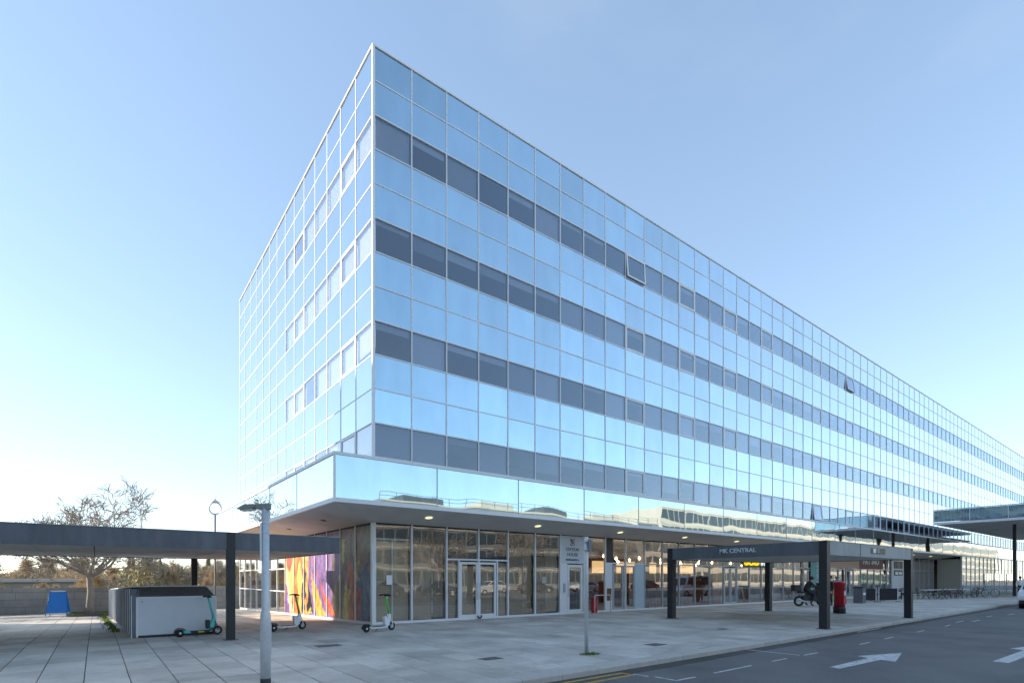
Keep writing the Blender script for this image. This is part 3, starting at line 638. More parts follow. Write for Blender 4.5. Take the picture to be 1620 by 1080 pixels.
SHAPES = [  # painted shapes of the mural: u 0..1 from the corner to the far end, w 0..1 upwards
    ([(1, 0), (.93, 0), (1, .42)], (.22, .10, .50)), ([(1, .42), (.93, 0), (.89, 0), (.95, .5), (1, .75)], (.85, .75, .45)),
    ([(.97, .5), (.90, .15), (.86, .5), (.92, .85)], (.90, .80, .15)), ([(.95, 1), (.99, .7), (.93, .55), (.88, .8)], (.70, .06, .03)),
    ([(.88, 0), (.80, 0), (.76, .45), (.82, .95), (.87, .5)], (.85, .25, .02)), ([(.82, .5), (.78, .1), (.74, .4), (.77, .7)], (.92, .72, .10)), ([(.75, 0), (.70, .05), (.70, .55), (.74, .62)], (.03, .06, .10)),
    ([(.72, 1), (.66, .9), (.69, .6), (.74, .75)], (.60, .55, .12)), ([(.67, .05), (.58, 0), (.66, .42)], (.02, .02, .03)), ([(.66, .0), (.60, .0), (.63, .12)], (.65, .62, .05)),
    ([(.66, .75), (.60, .45), (.44, 0), (.56, 0)], (.75, .40, .04)), ([(.60, .65), (.64, .8), (.40, .02), (.34, .02)], (.80, .09, .02)), ([(.35, .0), (.22, .0), (.33, .6), (.37, .9)], (.20, .18, .10)),
    ([(.30, 1), (.24, .9), (.28, .3), (.33, .6)], (.45, .42, .12)), ([(.24, .5), (.17, 0), (.20, 0)], (.32, .30, .06)), ([(.16, .55), (.06, .1), (.03, .6)], (.02, .07, .16)), ([(.13, .1), (.10, .35), (.16, .3), (.17, .05)], (.35, .03, .03)), ([(.08, .0), (.05, .35), (.03, .0)], (.40, .40, .16)), ([(.15, .95), (.1, .5), (.14, .45), (.18, .8)], (.40, .28, .05)),
    ([(.38, .9), (.30, 1), (.27, .55), (.33, .35)], (.20, .13, .34)), ([(.20, 0), (.12, 0), (.14, .5), (.20, .65)], (.36, .08, .04)), ([(.10, 0), (.02, 0), (.01, .45), (.08, .55)], (.04, .13, .20)), ([(.27, 0), (.21, 0), (.24, .45)], (.42, .36, .08)), ([(.18, .65), (.05, .6), (.08, 1), (.17, 1)], (.17, .10, .06)), ([(.06, 1), (.0, 1), (.02, .5)], (.10, .12, .05))]
def mural_col(u, w):
    dx = NZ.noise(Vector((u * 16, w * 5, 1))) * 0.022 + NZ.noise(Vector((u * 45, w * 14, 4))) * 0.016 + NZ.noise(Vector((u * 120, w * 40, 6))) * 0.008; dw = NZ.noise(Vector((u * 12, w * 5, 7))) * 0.08
    p = (u + dx, w + dw)
    c = (.24, .13, .42) if u > .38 else (.15, .10, .12)
    if u > .66: c = (.80, .16, .04) if NZ.noise(Vector((u * 30, w * 5, 9))) > 0 else (.85, .42, .05)
    for poly, cc in SHAPES:
        if in_poly(p, poly): c = cc
    k = (0.8 + 0.55 * NZ.noise(Vector((u * 40, w * 8, 3))) + 0.35 * NZ.noise(Vector((u * 110, w * 26, 5)))); g_ = sum(c) / 3; c = tuple(v * 0.85 + g_ * 0.15 for v in c)
    if u < .38: k *= 1.5
    return tuple(min(1, max(0, v * k)) for v in c)
M_MURAL = bpy.data.materials.new('mural_print'); M_MURAL.use_nodes = True
ca = M_MURAL.node_tree.nodes.new('ShaderNodeVertexColor'); ca.layer_name = 'print'
M_MURAL.node_tree.links.new(ca.outputs[0], M_MURAL.node_tree.nodes['Principled BSDF'].inputs['Base Color']); M_MURAL.node_tree.nodes['Principled BSDF'].inputs['Roughness'].default_value = 0.32; M_MURAL.node_tree.nodes['Principled BSDF'].inputs['Specular IOR Level'].default_value = 0.3
def lpane(n, z0, z1, x=-0.004): MB().box(0, 0, 0, 0.01, WL - 0.06, z1 - z0).build('shop_pane', M_SHOP, B, loc=(x, n * WL + 0.03, z0), rot=(0, rb.gauss(0, 0.0015), rb.gauss(0, 0.0012)))
for n in range(7):
    y0, y1 = n * WL + 0.04 + (0.06 if n == 0 else 0), (n + 1) * WL - 0.04; zb = gz(y1) + 0.1
    nu, nw = 34, 76; v = []; f = []; cl = []
    for j in range(nw + 1):
        for i in range(nu + 1):
            yy = y0 + (y1 - y0) * i / nu; zz = zb + (3.56 - zb) * j / nw
            v.append((-0.016, yy, zz)); cl.append(mural_col(yy / (7 * WL), j / nw))
    for j in range(nw):
        for i in range(nu): a = j * (nu + 1) + i; f.append((a, a + 1, a + nu + 2, a + nu + 1))
    me = bpy.data.meshes.new('mural_panel'); me.from_pydata(v, [], f); me.materials.append(M_MURAL)
    at = me.color_attributes.new('print', 'FLOAT_COLOR', 'POINT')
    for k, c in enumerate(cl): at.data[k].color = (*c, 1)
    link('mural_panel', me, B)
    lpane(n, zb, 3.58)
MB().box(0.06, 0.12, -0.5, 0.10, 7 * WL, 3.6).build('mural_backing', M_INTD, B)
for n in range(7, NL):
    zb = gz((n + 1) * WL) + 0.1
    for a, b in ((zb, 0.93), (0.99, 2.11), (2.17, 3.58)): lpane(n, a, b)
for z in (0.96, 2.14): MB().box(-0.045, 7 * WL, z - 0.03, 0.05, YE, z + 0.03).build('shop_transom', M_ALU, B)
MB().box(0.02, 7 * WL + 0.05, -0.2, 0.05, 8 * WL - 0.3, 0.92).build('tan_panel', M_TAN, B)
MB().box(5.0, 7 * WL, 0.004, 5.2, YE - 0.1, 3.6).build('back_wall', M_INTW, B)
MB().box(0.1, 7 * WL - 0.05, -0.5, 5.0, 7 * WL, 3.6).build('partition', M_INTW, B)

# glazed entrance hall beyond the canopy, and the high porch roof over the forecourt
EH = thing('entrance_hall', 'tall glazed entrance hall wall with white bars beyond the shop canopy', 'building', (XC, -FD, 0))
for k in range(27):
    xx = k * 1.755
    MB().box(xx - 0.03, -0.02, 0, xx + 0.03, 0.1, FZ0 - 0.005).build('mullion', M_ALU, EH)
    for a, b in ((0.1, 1.28), (1.34, 2.58), (2.64, FZ0 - 0.01)): MB().box(xx + 0.03, 0.03, a, xx + 1.725, 0.04, b).build('hall_pane', M_FASC, EH, rot=(rb.gauss(0, 0.0012), 0, 0))
for z in (0.05, 1.31, 2.61): MB().box(0.0, -0.012, z - 0.03, 27 * 1.755, 0.09, z + 0.03).build('transom', M_ALU, EH)
MB().box(0.0, 0.10, 0, 0.04, FD - 0.05, FZ0 - 0.3).build('return_wall', mat('pale_lining', (0.50, 0.47, 0.42), 0.7, var=0.1), EH)
MB().box(-10.2, FD + 0.35, 0.01, -0.4, FD + 0.4, 3.3).build('lining', MATS['pale_lining'], EH)
PR = thing('porch_roof', 'high flat porch roof with blue glass edge on slim black posts', 'canopy', (54.3, -2.3, 0))
MB().box(0.0, -10.4, 6.63, 34.0, -0.02, 6.80).build('soffit', M_USOF, PR)
for k in range(4): MB().box(-0.02, -2.6 * (k + 1) + 0.02, 6.86, 0.0, -2.6 * k - 0.02, 7.90).build('edge_panel', M_SPAN, PR, rot=(0, 0, rb.gauss(0, 0.001)))
for k in range(5): MB().box(-0.04, -2.6 * k - 0.02, 6.82, 0.0, -2.6 * k + 0.02, 7.93).build('edge_mullion', M_ALU, PR)
MB().box(-0.05, -10.42, 6.6, 0.0, 0.0, 6.82).build('edge_trim', M_ALU, PR); MB().box(-0.045, -10.42, 7.93, 0.1, 0.0, 8.0).build('edge_trim', M_ALU, PR)
MB().box(0.02, -10.4, 7.6, 34, -0.02, 7.88).build('roof_deck', M_GREYAL, PR)
for a, b in ((5.4, -4.7), (5.4, -9.8), (17, -4.7), (17, -9.8)): MB().box(a - 0.12, b - 0.12, 0, a + 0.12, b + 0.12, 6.63).build('post', M_BLACK, PR)
# ------------------------------------------------------------------ street canopies
def canopy(name, label, x0, x1, y0, y1, joints, posts, front_mat, z0=2.41, z1=2.87, pw=0.115):
    t = thing(name, label, 'canopy', ((x0 + x1) / 2, (y0 + y1) / 2, 0)); ox, oy = (x0 + x1) / 2, (y0 + y1) / 2
    def b(nm, m, a, bb, c, d, e, f, bev=0.006): return MB().box(a - ox, bb - oy, c, d - ox, e - oy, f).build(nm, m, t, bevel=bev)
    b('fascia', front_mat, x0, y0, z0, x1, y0 + 0.06, z1); b('fascia', M_STEEL, x0, y1 - 0.06, z0, x1, y1, z1)
    b('fascia', M_STEEL, x0, y0 + 0.06, z0, x0 + 0.06, y1 - 0.06, z1 - 0.002); b('fascia', M_STEEL, x1 - 0.06, y0 + 0.06, z0, x1, y1 - 0.06, z1 - 0.002)
    b('roof_deck', M_GREYAL, x0 + 0.06, y0 + 0.06, z1 - 0.12, x1 - 0.06, y1 - 0.06, z1 - 0.04, 0)
    js = [x0 + 0.06] + list(joints) + [x1 - 0.06]
    for a, c in zip(js[:-1], js[1:]): b('soffit_panel', M_USOF, a + 0.012, y0 + 0.065, z0 + 0.025, c - 0.012, y1 - 0.065, z0 + 0.06, 0)
    b('soffit_backing', M_DARKJ, x0 + 0.06, y0 + 0.06, z0 + 0.07, x1 - 0.06, y1 - 0.06, z0 + 0.09, 0)
    for a in list(joints)[::2]: b('seam_cover', M_STEEL, a - 0.03, y0 - 0.006, z0 + 0.01, a + 0.03, y0, z1 - 0.01, 0)
    b('drip_edge', M_GREYAL, x0 - 0.012, y0 - 0.012, z1 + 0.001, x1 + 0.012, y0 + 0.10, z1 + 0.012, 0)
    for px, py in posts: b('base_plate', M_STEEL, px - pw - 0.07, py - pw - 0.07, gz(py) - 0.01, px + pw + 0.07, py + pw + 0.07, gz(py) + 0.014)
    for px, py in posts: b('post', M_BLACK, px - pw, py - pw, gz(py) - 0.02, px + pw, py + pw, z1 + 0.004)
    return t
canopy('walkway_canopy', 'dark flat walkway canopy over the bicycle lockers beside the mural', -40.0, -2.0, -2.2, 6.35, [-38 + 2.9 * k for k in range(10)] + [-9.05, -7.85, -4.95], [(-4.95, -2.12), (-4.75, 6.27), (-16, -2.12), (-16, 6.27), (-27, -2.12), (-27, 6.27)], M_STEEL, pw=0.1)
mk = canopy('shelter_canopy', 'black post shelter at the kerb with raised silver lettering on its side', 10.88, 19.06, -10.62, -4.48, (13.6, 16.3), [(11.0, -10.5), (11.0, -4.6), (18.95, -10.5), (18.95, -4.6)], M_CONC, pw=0.126)
text('MK CENTRAL', 'lettering', M_SILVER, mk, (10.87 - 14.97, -7.55 + 7.55, 2.66), (R(90), 0, R(-90)), 0.22, 0.012, width=1.42, bold=0.004)
MB().box(14.55 - 14.97, -10.632 + 7.55, 2.55, 15.95 - 14.97, -10.621 + 7.55, 2.76).build('sign_plate', M_BLACK, mk)
MB().box(14.75 - 14.97, -10.638 + 7.55, 2.58, 15.02 - 14.97, -10.633 + 7.55, 2.74).build('pictogram', M_WHITE, mk); MB().torus(0.06, 0.014, 16, 6, (15.22 - 14.97, -10.636 + 7.55, 2.66)).build('pictogram', M_WHITE, mk)
MB().tube([(18.95 + 0.16 - 14.97, -4.7 + 7.55, 0), (18.95 + 0.16 - 14.97, -4.7 + 7.55, 1.0)], 0.03, 8).build('conduit', M_GALV, mk)

# ------------------------------------------------------------------ street furniture
lp = thing('street_lamp', 'short galvanised street lamp with flat side-arm lantern and black base band', 'lamp', (-5.75, -9.34, 0), R(0))
MB().lathe([(0.078, 0.0), (0.078, 0.12)], 20).build('base_band', M_BLACK, lp, True)
MB().lathe([(0.076, 0.12), (0.076, 1.05), (0.072, 1.1), (0.056, 1.17), (0.055, 2.72)], 20).build('pole', M_GALV, lp, True)
MB().box(0.068, -0.03, 0.5, 0.082, 0.03, 0.95).build('access_door', M_GALV, lp, bevel=0.004)
for z in (2.0, 2.35, 2.5): MB().lathe([(0.058, z), (0.058, z + 0.018)], 20).build('strap', M_WHITE, lp, True)
MB().box(-0.075, -0.03, 1.92, -0.06, 0.03, 2.5).build('sign_bracket', M_WHITE, lp)
arm_d = Vector((-0.7922, 0.6102, 0))
ar = MB().prism([(-0.08, 2.66), (0.12, 2.66), (0.16, 2.70), (0.16, 2.80), (0.12, 2.83), (-0.08, 2.83)], -0.065, 0.065, 'y'); 
head = link('lantern', None, lp, (0, 0, 0), (0, 0, math.atan2(arm_d.y, arm_d.x)))
bpy.data.objects.remove(head)
ra = math.atan2(arm_d.y, arm_d.x); M_MOSS = mat('mossy_lantern', (0.27, 0.30, 0.27), 0.8, var=0.35, scale=12)
MB().prism([(-0.07, 2.71), (0.14, 2.72), (0.14, 2.79), (-0.07, 2.80)], -0.055, 0.055, 'y').build('arm', M_MOSS, lp, rot=(0, 0, ra), bevel=0.01)
MB().prism([(0.14, 2.725), (0.36, 2.70), (0.41, 2.71), (0.40, 2.725), (0.30, 2.78), (0.14, 2.79)], -0.085, 0.085, 'y').build('lantern', M_MOSS, lp, rot=(0, 0, ra), bevel=0.012)
MB().prism([(0.17, 2.70), (0.36, 2.683), (0.36, 2.705), (0.17, 2.722)], -0.065, 0.065, 'y').build('lens', mat('lamp_lens', (0.6, 0.62, 0.55), 0.2), lp, rot=(0, 0, ra))
sp = thing('sign_post', 'slim galvanised sign post at the kerb with small plates near its top', 'sign post', (0.66, -9.89, 0))
MB().lathe([(0.042, -0.05), (0.042, 2.54), (0.03, 2.555)], 16).build('pole', M_GALV, sp, True)
MB().box(-0.09, -0.075, 2.24, 0.22, -0.06, 2.5).build('sign_plate', M_STEEL, sp, rot=(0, 0, R(30)), bevel=0.004)
for z in (2.26, 2.44): MB().box(-0.10, -0.06, z, 0.20, 0.05, z + 0.03).build('clamp', M_GALV, sp, rot=(0, 0, R(30)))
gt = MB(); r = random.Random(9)
for k in range(260):
    a = r.uniform(0, 6.28); d = r.uniform(0.03, 0.26); x, y = d * math.cos(a), d * math.sin(a) * 0.7; h = r.uniform(0.01, 0.045); t = r.uniform(0, 6.28)
    gt.add([(x - .012 * math.cos(t), y - .012 * math.sin(t), 0), (x + .012 * math.cos(t), y + .012 * math.sin(t), 0), (x + r.uniform(-.02, .02), y + r.uniform(-.02, .02), h)], [(0, 1, 2)])
o = stuff(gt.build('moss_tuft', M_GRASS, None, loc=(0.70, -9.95, 0.002))); tag(o, 'green moss tuft round the foot of the sign post', 'moss')
rl = thing('ring_lamp', 'tall slim park lamp with an open ring head by the block wall', 'lamp', (-1.55, 22.2, gz(22.2)))
MB().lathe([(0.07, 0), (0.07, 1.0), (0.06, 1.1), (0.052, 6.3)], 12).build('pole', M_STEEL, rl, True)
MB().torus(0.40, 0.05, 28, 8, (0, 0, 6.72)).build('ring', M_GALV, rl, True, rot=(0, 0, -0.66))
MB().lathe([(0.12, 7.06), (0.30, 7.12), (0.10, 7.24), (0.03, 7.36)], 14).build('cap', M_GALV, rl, True)

# bicycle lockers: saw-tooth doors down the side, white end panel, sloping dark end of the roof
LK = thing('bicycle_locker', 'long block of bicycle lockers with white end panel and saw-tooth side doors', 'locker', (-6.94, -0.13, 0), R(0.8))
LW, LL = 1.95, 18.5
def lz(y): return gz(y)
MB().box(0.03, 0.0, 0.07, LW, 0.04, 1.10).build('end_panel', M_WHITEP, LK, bevel=0.004)
MB().box(0.02, -0.012, 1.10, LW + 0.01, 0.05, 1.135).build('end_trim', M_WHITE, LK); MB().box(0.0, -0.012, 0.02, 0.045, 0.05, 1.12).build('end_trim', M_WHITE, LK); MB().box(LW - 0.015, -0.014, 0.02, LW + 0.02, 0.05, 1.12).build('end_trim', M_WHITE, LK)
MB().box(0.05, 0.02, 0.0, LW - 0.05, 0.06, 0.07).build('plinth', M_BLACK, LK)
MB().lathe([(0.028, -0.012), (0.028, 0.0)], 12, (0.14, 0, 1.0), 'y').build('lock', M_GREYAL, LK)
MB().hexa([(0.04, 0.0, 1.136), (LW - 0.02, 0.0, 1.136), (LW - 0.02, 1.1, 1.136), (0.04, 1.1, 1.136), (0.06, 0.03, 1.16), (LW - 0.04, 0.03, 1.16), (LW - 0.10, 0.95, 1.40), (0.14, 0.95, 1.40)]).build('roof_end', M_STEEL, LK)
MB().hexa([(-0.02, 0.95, 1.39), (LW, 0.95, 1.39), (LW, LL, 1.39 + lz(LL)), (-0.02, LL, 1.39 + lz(LL)), (-0.02, 0.95, 1.43), (LW, 0.95, 1.43), (LW, LL, 1.43 + lz(LL)), (-0.02, LL, 1.43 + lz(LL))]).build('roof', M_WHITEP, LK)
MB().hexa([(0.16, 0.07, 0.0), (LW - 0.05, 0.07, 0.0), (LW - 0.05, LL, lz(LL)), (0.16, LL, lz(LL)), (0.16, 0.07, 1.1), (LW - 0.05, 0.07, 1.1), (LW - 0.05, LL, 1.35 + lz(LL)), (0.16, LL, 1.35 + lz(LL))]).build('body', M_GREYAL, LK)
M_LDOOR = mat('locker_door', (0.24, 0.28, 0.35), 0.18, 0.5, var=0.1, rnd=0.1)
pit_y = 0.9; dme = MB().prism([(0.17, 0.0), (-0.06, 0.10), (-0.09, 0.15), (-0.06, 0.22), (0.17, 0.88)], 0.06, 1.36, 'z').mesh('door', M_LDOOR)
sme = MB().box(-0.105, 0.13, 0.05, -0.080, 0.16, 1.37).mesh('door_edge', M_WHITE)
for k in range(20):
    y = k * pit_y + 0.05
    d = link('door', dme, LK, (0, y, lz(y) - (0.24 if k == 0 else 0.0)))
    if k == 0: d.scale.z = 1.0; d.location.z = lz(y) - 0.2
    link('edge', sme, d); 
    MB().lathe([(0.02, -0.02), (0.02, 0.02)], 8, (0.03, 0.04, 0.75), 'x').build('lock', M_BLACK, d)
# ------------------------------------------------------------------ scooters
def scooter(label, loc, rz, body, stem, kind):
    s = thing('electric_scooter', label, 'scooter', loc, rz, None)
    dk = MB().prism([(-0.42, 0.14), (-0.30, 0.105), (0.22, 0.105), (0.36, 0.20), (0.33, 0.23), (0.20, 0.15), (-0.30, 0.15), (-0.42, 0.18)], -0.085, 0.085, 'y').build('deck', body, s, bevel=0.008)
    MB().box(-0.32, -0.075, 0.151, 0.2, 0.075, 0.158).build('grip_mat', M_RUB, dk)
    for nm, x, rad in (('wheel', -0.5, 0.118), ('wheel', 0.49, 0.135)):
        w = MB().torus(rad - 0.035, 0.035, 24, 10, (x, 0, rad)).build(nm, M_RUB, s, True); w['label'] = 'black tyre'
        MB().lathe([(rad - 0.05, -0.02), (rad - 0.045, 0.0), (rad - 0.05, 0.02)], 16, (x, 0, rad), 'y').build('rim', M_BLACK if x < 0 else M_GREYAL, w)
        MB().lathe([(0.03, -0.04), (0.03, 0.04)], 10, (x, 0, rad), 'y').build('hub', M_WHITE, w)
    pts = [(-0.5 + 0.15 * math.cos(a), 0.118 + 0.15 * math.sin(a)) for a in [R(v) for v in range(20, 190, 17)]]
    MB().prism(pts + [(-0.5 + 0.137 * math.cos(a), 0.118 + 0.137 * math.sin(a)) for a in [R(v) for v in range(190, 19, -17)]], -0.05, 0.05, 'y').build('mudguard', M_BLACK, s)
    a = Vector((0.36, 0, 0.20)); 
    # neck and fork
    MB().prism([(0.20, 0.14), (0.36, 0.17), (0.44, 0.42), (0.42, 0.52), (0.36, 0.54), (0.32, 0.42), (0.24, 0.26)], -0.05, 0.05, 'y').build('neck', body if kind != 'teal' else M_TEAL, s, bevel=0.012)
    for sy in (-1, 1): MB().tube([(0.40, 0.03 * sy, 0.44), (0.46, 0.062 * sy, 0.28), (0.49, 0.062 * sy, 0.135)], 0.017, 8).build('fork', body if kind != 'teal' else M_BLACK, s, True)
    MB().box(0.19, -0.06, 0.19, 0.29, 0.06, 0.44).build('battery_box', M_WHITE if kind != 'teal' else M_BLACK, s, rot=(0, R(-3), 0), bevel=0.012)
    MB().tube([(0.385, 0, 0.5), (0.24, 0, 1.1)], [0.032, 0.028], 12).build('stem', stem, s, True)
    hb = MB().tube([(0.22, -0.25, 1.12), (0.245, -0.08, 1.14), (0.245, 0.08, 1.14), (0.22, 0.25, 1.12)], 0.017, 8).build('handlebar', M_BLACK, s, True)
    for sy in (-1, 1):
        MB().tube([(0.222, 0.13 * sy, 1.125), (0.21, 0.26 * sy, 1.115)], 0.022, 8).build('grip', M_RUB, hb, True)
    MB().box(0.205, -0.05, 1.09, 0.29, 0.05, 1.15).build('display', M_BLACK, hb, bevel=0.01)
    MB().lathe([(0.028, 0), (0.028, 0.03)], 10, (0.28, 0, 1.03), 'x').build('headlight', M_WHITE, s)
    MB().tube([(0.05, 0.09, 0.1), (-0.02, 0.17, 0.0)], 0.01, 6).build('kickstand', M_BLACK, s)
    if kind == 'teal':
        MB().box(-0.06, -0.0885, 0.11, 0.1, -0.0865, 0.145).build('yellow_sticker', M_YEL, s); MB().prism([(-0.42, 0.11), (-0.24, 0.105), (-0.27, 0.17), (-0.44, 0.19)], -0.09, 0.09, 'y').build('rear_cover', M_TEAL, s, bevel=0.006)
    return s
scooter('white scooter with bright green stem parked by the shop corner post', (-0.82, -2.38, 0), R(16), M_WHITE, M_GREEN, 'lime')
scooter('white scooter with darker green stem standing in front of the mural', (-2.98, -0.34, 0), R(17), M_WHITE, mat('deep_green_paint', (0.10, 0.36, 0.03), 0.4), 'lime')
scooter('teal and black scooter leaning by the white locker end panel', (-5.47, -0.50, 0), R(13), M_BLACK, M_TEAL, 'teal')

pb = thing('pillar_box', 'round red post box on a black base under the kerb shelter', 'post box', (19.9, -7.5, 0))
MB().lathe([(0.26, 0.0), (0.26, 0.30), (0.245, 0.33)], 28).build('base', M_BLACK, pb, True)
MB().lathe([(0.235, 0.33), (0.235, 1.30), (0.25, 1.32), (0.25, 1.36)], 28).build('body', M_RED, pb, True)
MB().lathe([(0.275, 1.36), (0.285, 1.40), (0.275, 1.44), (0.20, 1.49), (0.05, 1.52)], 28).build('cap', M_RED, pb, True)
MB().box(-0.12, -0.245, 1.16, 0.12, -0.225, 1.2).build('slot', M_BLACK, pb); MB().box(-0.08, -0.244, 0.85, 0.08, -0.23, 1.05).build('plate', M_WHITE, pb); MB().box(-0.15, -0.243, 0.42, 0.15, -0.2, 0.8).build('door', M_RED, pb)
hp = thing('cycle_hoop', 'low steel hoop barrier by the entrance glass', 'barrier', (11.25, -0.55, 0))
MB().tube([(-0.55, 0, 0), (-0.55, 0, 0.78), (-0.5, 0, 0.85), (0.5, 0, 0.85), (0.55, 0, 0.78), (0.55, 0, -0.0)], 0.024, 10).build('rail', M_GALV, hp, True); MB().lathe([(0.06, 0), (0.06, 0.01)], 12, (-0.55, 0, 0)).build('foot_plate', M_GALV, hp); MB().lathe([(0.06, 0), (0.06, 0.01)], 12, (0.55, 0, 0)).build('foot_plate', M_GALV, hp)
bi = thing('red_bin', 'small red litter bin standing behind the steel hoop', 'bin', (10.95, -0.28, 0))
MB().lathe([(0.13, 0.02), (0.15, 0.1), (0.15, 0.68)], 18).build('body', M_RED, bi, True); MB().lathe([(0.155, 0.68), (0.155, 0.72), (0.1, 0.76)], 18).build('lid', M_RED, bi, True)

# blue folding barrier by the wall
bb = thing('blue_barrier', 'bright blue plastic folding barrier standing by the block wall', 'barrier', (-9.45, 20.4, gz(20.4)), R(-12))
for s_, nm in ((-1, 'panel'), (1, 'panel')):
    MB().hexa([(-0.47, s_ * 0.30, 0.16), (0.47, s_ * 0.30, 0.16), (0.47, s_ * 0.33, 0.16), (-0.47, s_ * 0.33, 0.16), (-0.34, s_ * 0.04, 1.30), (0.34, s_ * 0.04, 1.30), (0.34, s_ * 0.07, 1.30), (-0.34, s_ * 0.07, 1.30)]).build('panel', M_BLUE, bb)
    for sx in (-1, 1): MB().tube([(sx * 0.46, s_ * 0.36, 0.0), (sx * 0.33, s_ * 0.06, 1.33)], 0.022, 8).build('leg', M_BLUE, bb, True)
    MB().box(-0.46, s_ * 0.34 - 0.006, 0.10, 0.46, s_ * 0.34 + 0.006, 0.15).build('white_strip', M_WHITE, bb)
MB().box(-0.33, -0.05, 1.31, 0.33, 0.05, 1.36).build('top_rail', M_WHITE, bb)

# block wall at the back of the paving
wall = thing('block_wall', 'long low wall of grey concrete blocks at the back of the paving', 'wall', (-20, 24.62, gz(24.5)))
MB().box(-30, -0.06, -0.9, 22.6, 0.14, 1.50).build('mortar_core', M_BED, wall)
rw = random.Random(2); bmes = {}
for c_, (z0, z1) in enumerate(((0.0, 0.42), (0.43, 0.85), (0.86, 1.28), (1.29, 1.56))):
    x = -1.0 + 0.35 * (c_ % 2)
    while x < 22.3:
        w = rw.choice((0.9, 1.35, 0.9, 1.8)) if c_ < 3 else 1.5
        if (w, c_) not in bmes: bmes[(w, c_)] = MB().box(0.006, -0.11, z0 + 0.004, w - 0.006, 0.16, z1).mesh('block', M_WALL)
        link('block', bmes[(w, c_)], wall, (x, rw.uniform(-0.008, 0.008), 0)); x += w

# ------------------------------------------------------------------ trees
def bare_tree(seed, trunk_h, r0, spread, levels, up=0.15, nfork=(3, 4), tmin=0.019):
    rg = random.Random(seed); tr = MB(); br = MB()
    def grow(p, d, L, rad, lv):
        n = 4 if lv < 2 else 3; pts = [p]; rads = [rad]; q = p.copy(); dd = d.copy()
        for k in range(n):
            dd = (dd + Vector((rg.gauss(0, 0.13), rg.gauss(0, 0.13), rg.gauss(0, 0.09) + up * 0.28))).normalized()
            q = q + dd * (L / n); pts.append(q.copy()); rads.append(max(tmin, rad * (1 - 0.5 * (k + 1) / n)))
        (br).tube(pts, rads, 6 if lv < 1 else (4 if lv < 3 else 3), cap=False)
        if lv >= levels: return
        kids = rg.randint(*nfork) + (1 if lv >= 1 else 0)
        for k in range(kids):
            t = rg.uniform(0.3, 1.0) if k else 1.0
            i = min(n - 1, int(t * n)); f = t * n - i
            pp = pts[i].lerp(pts[i + 1], f)
            ax = dd.cross(Vector((rg.gauss(0, 1), rg.gauss(0, 1), rg.gauss(0, 1)))).normalized()
            nd = (Matrix.Rotation(R(rg.uniform(22, 58)), 3, ax) @ dd)
            grow(pp, nd, L * rg.uniform(0.55, 0.8), rads[i] * rg.uniform(0.5, 0.75), lv + 1)
    P0 = [Vector((0, 0, -0.1)), Vector((0.02, 0, trunk_h * 0.12)), Vector((-0.03, 0.02, trunk_h * 0.55)), Vector((0.0, 0.0, trunk_h)), Vector((0.02, 0, trunk_h * 1.12))]
    tr.tube(P0, [r0 * 1.35, r0 * 1.05, r0 * 0.9, r0 * 0.9, r0 * 0.5], 12)
    nl = 9
    for k in range(nl):
        a = 2 * math.pi * k / nl + rg.uniform(-0.3, 0.3); el = R(rg.uniform(14, 52))
        d = Vector((math.cos(a) * math.cos(el), math.sin(a) * math.cos(el), math.sin(el)))
        grow(Vector((0, 0, trunk_h * rg.uniform(0.85, 1.05))), d, spread * rg.uniform(0.8, 1.1), r0 * rg.uniform(0.4, 0.58), 0)
    return tr.mesh('trunk', M_BARK, True), br.mesh('crown', M_BARK, True)
tA = bare_tree(6, 2.0, 0.17, 2.1, 5, up=0.16, nfork=(2, 3), tmin=0.014)
tB = bare_tree(21, 2.4, 0.17, 2.0, 3)
def plant_tree(me, label, loc, rz, s=1.0, group=None, name='bare_tree'):
    t = thing(name, label, 'tree', loc, rz, group); t.scale = (s, s, s)
    link('trunk', me[0], t); link('crown', me[1], t); return t
plant_tree(tA, 'leafless spreading tree growing from the grass patch beside the lockers', (-8.1, 22.7, gz(22.7)), 3.6, 1.12)
plant_tree(tA, 'leafless tree reaching its low branches in past the blue barrier', (-16.2, 22.4, gz(22.4)), 2.4, 1.0)
# grass patch and soil in the tree pit, weeds along the lockers
pt = MB().hexa([(pit[0], pit[1], -0.75), (pit[2], pit[1], -0.75), (pit[2], pit[3], -0.75), (pit[0], pit[3], -0.75), (pit[0], pit[1], gz(pit[1]) - 0.006), (pit[2], pit[1], gz(pit[1]) - 0.006), (pit[2], pit[3], gz(pit[3]) + 0.01), (pit[0], pit[3], gz(pit[3]) + 0.01)])
struct(pt.build('tree_pit', M_SOIL))
gr = MB(); r = random.Random(8)
def blade(x, y, h):
    t = r.uniform(0, 6.28); z = gz(y); gr.add([(x - .02 * math.cos(t), y - .02 * math.sin(t), z - 0.01), (x + .02 * math.cos(t), y + .02 * math.sin(t), z - 0.01), (x + r.uniform(-.05, .05), y + r.uniform(-.05, .05), z + h)], [(0, 1, 2)])
for k in range(5200): blade(r.uniform(-9.1, -6.6), 22.9 + r.gauss(0, 0.75) if r.random() < 0.6 else r.uniform(22.0, 24.3), r.uniform(0.02, 0.09))
for k in range(900):
    y = r.uniform(3, 20); blade(-7.18 - 0.014 * y - abs(r.gauss(0, 0.13)), y, r.uniform(0.02, 0.12))
tag(stuff(gr.build('grass', M_GRASS)), 'bright green grass and weeds round the tree and lockers', 'grass')
mo = MB(); n = 26
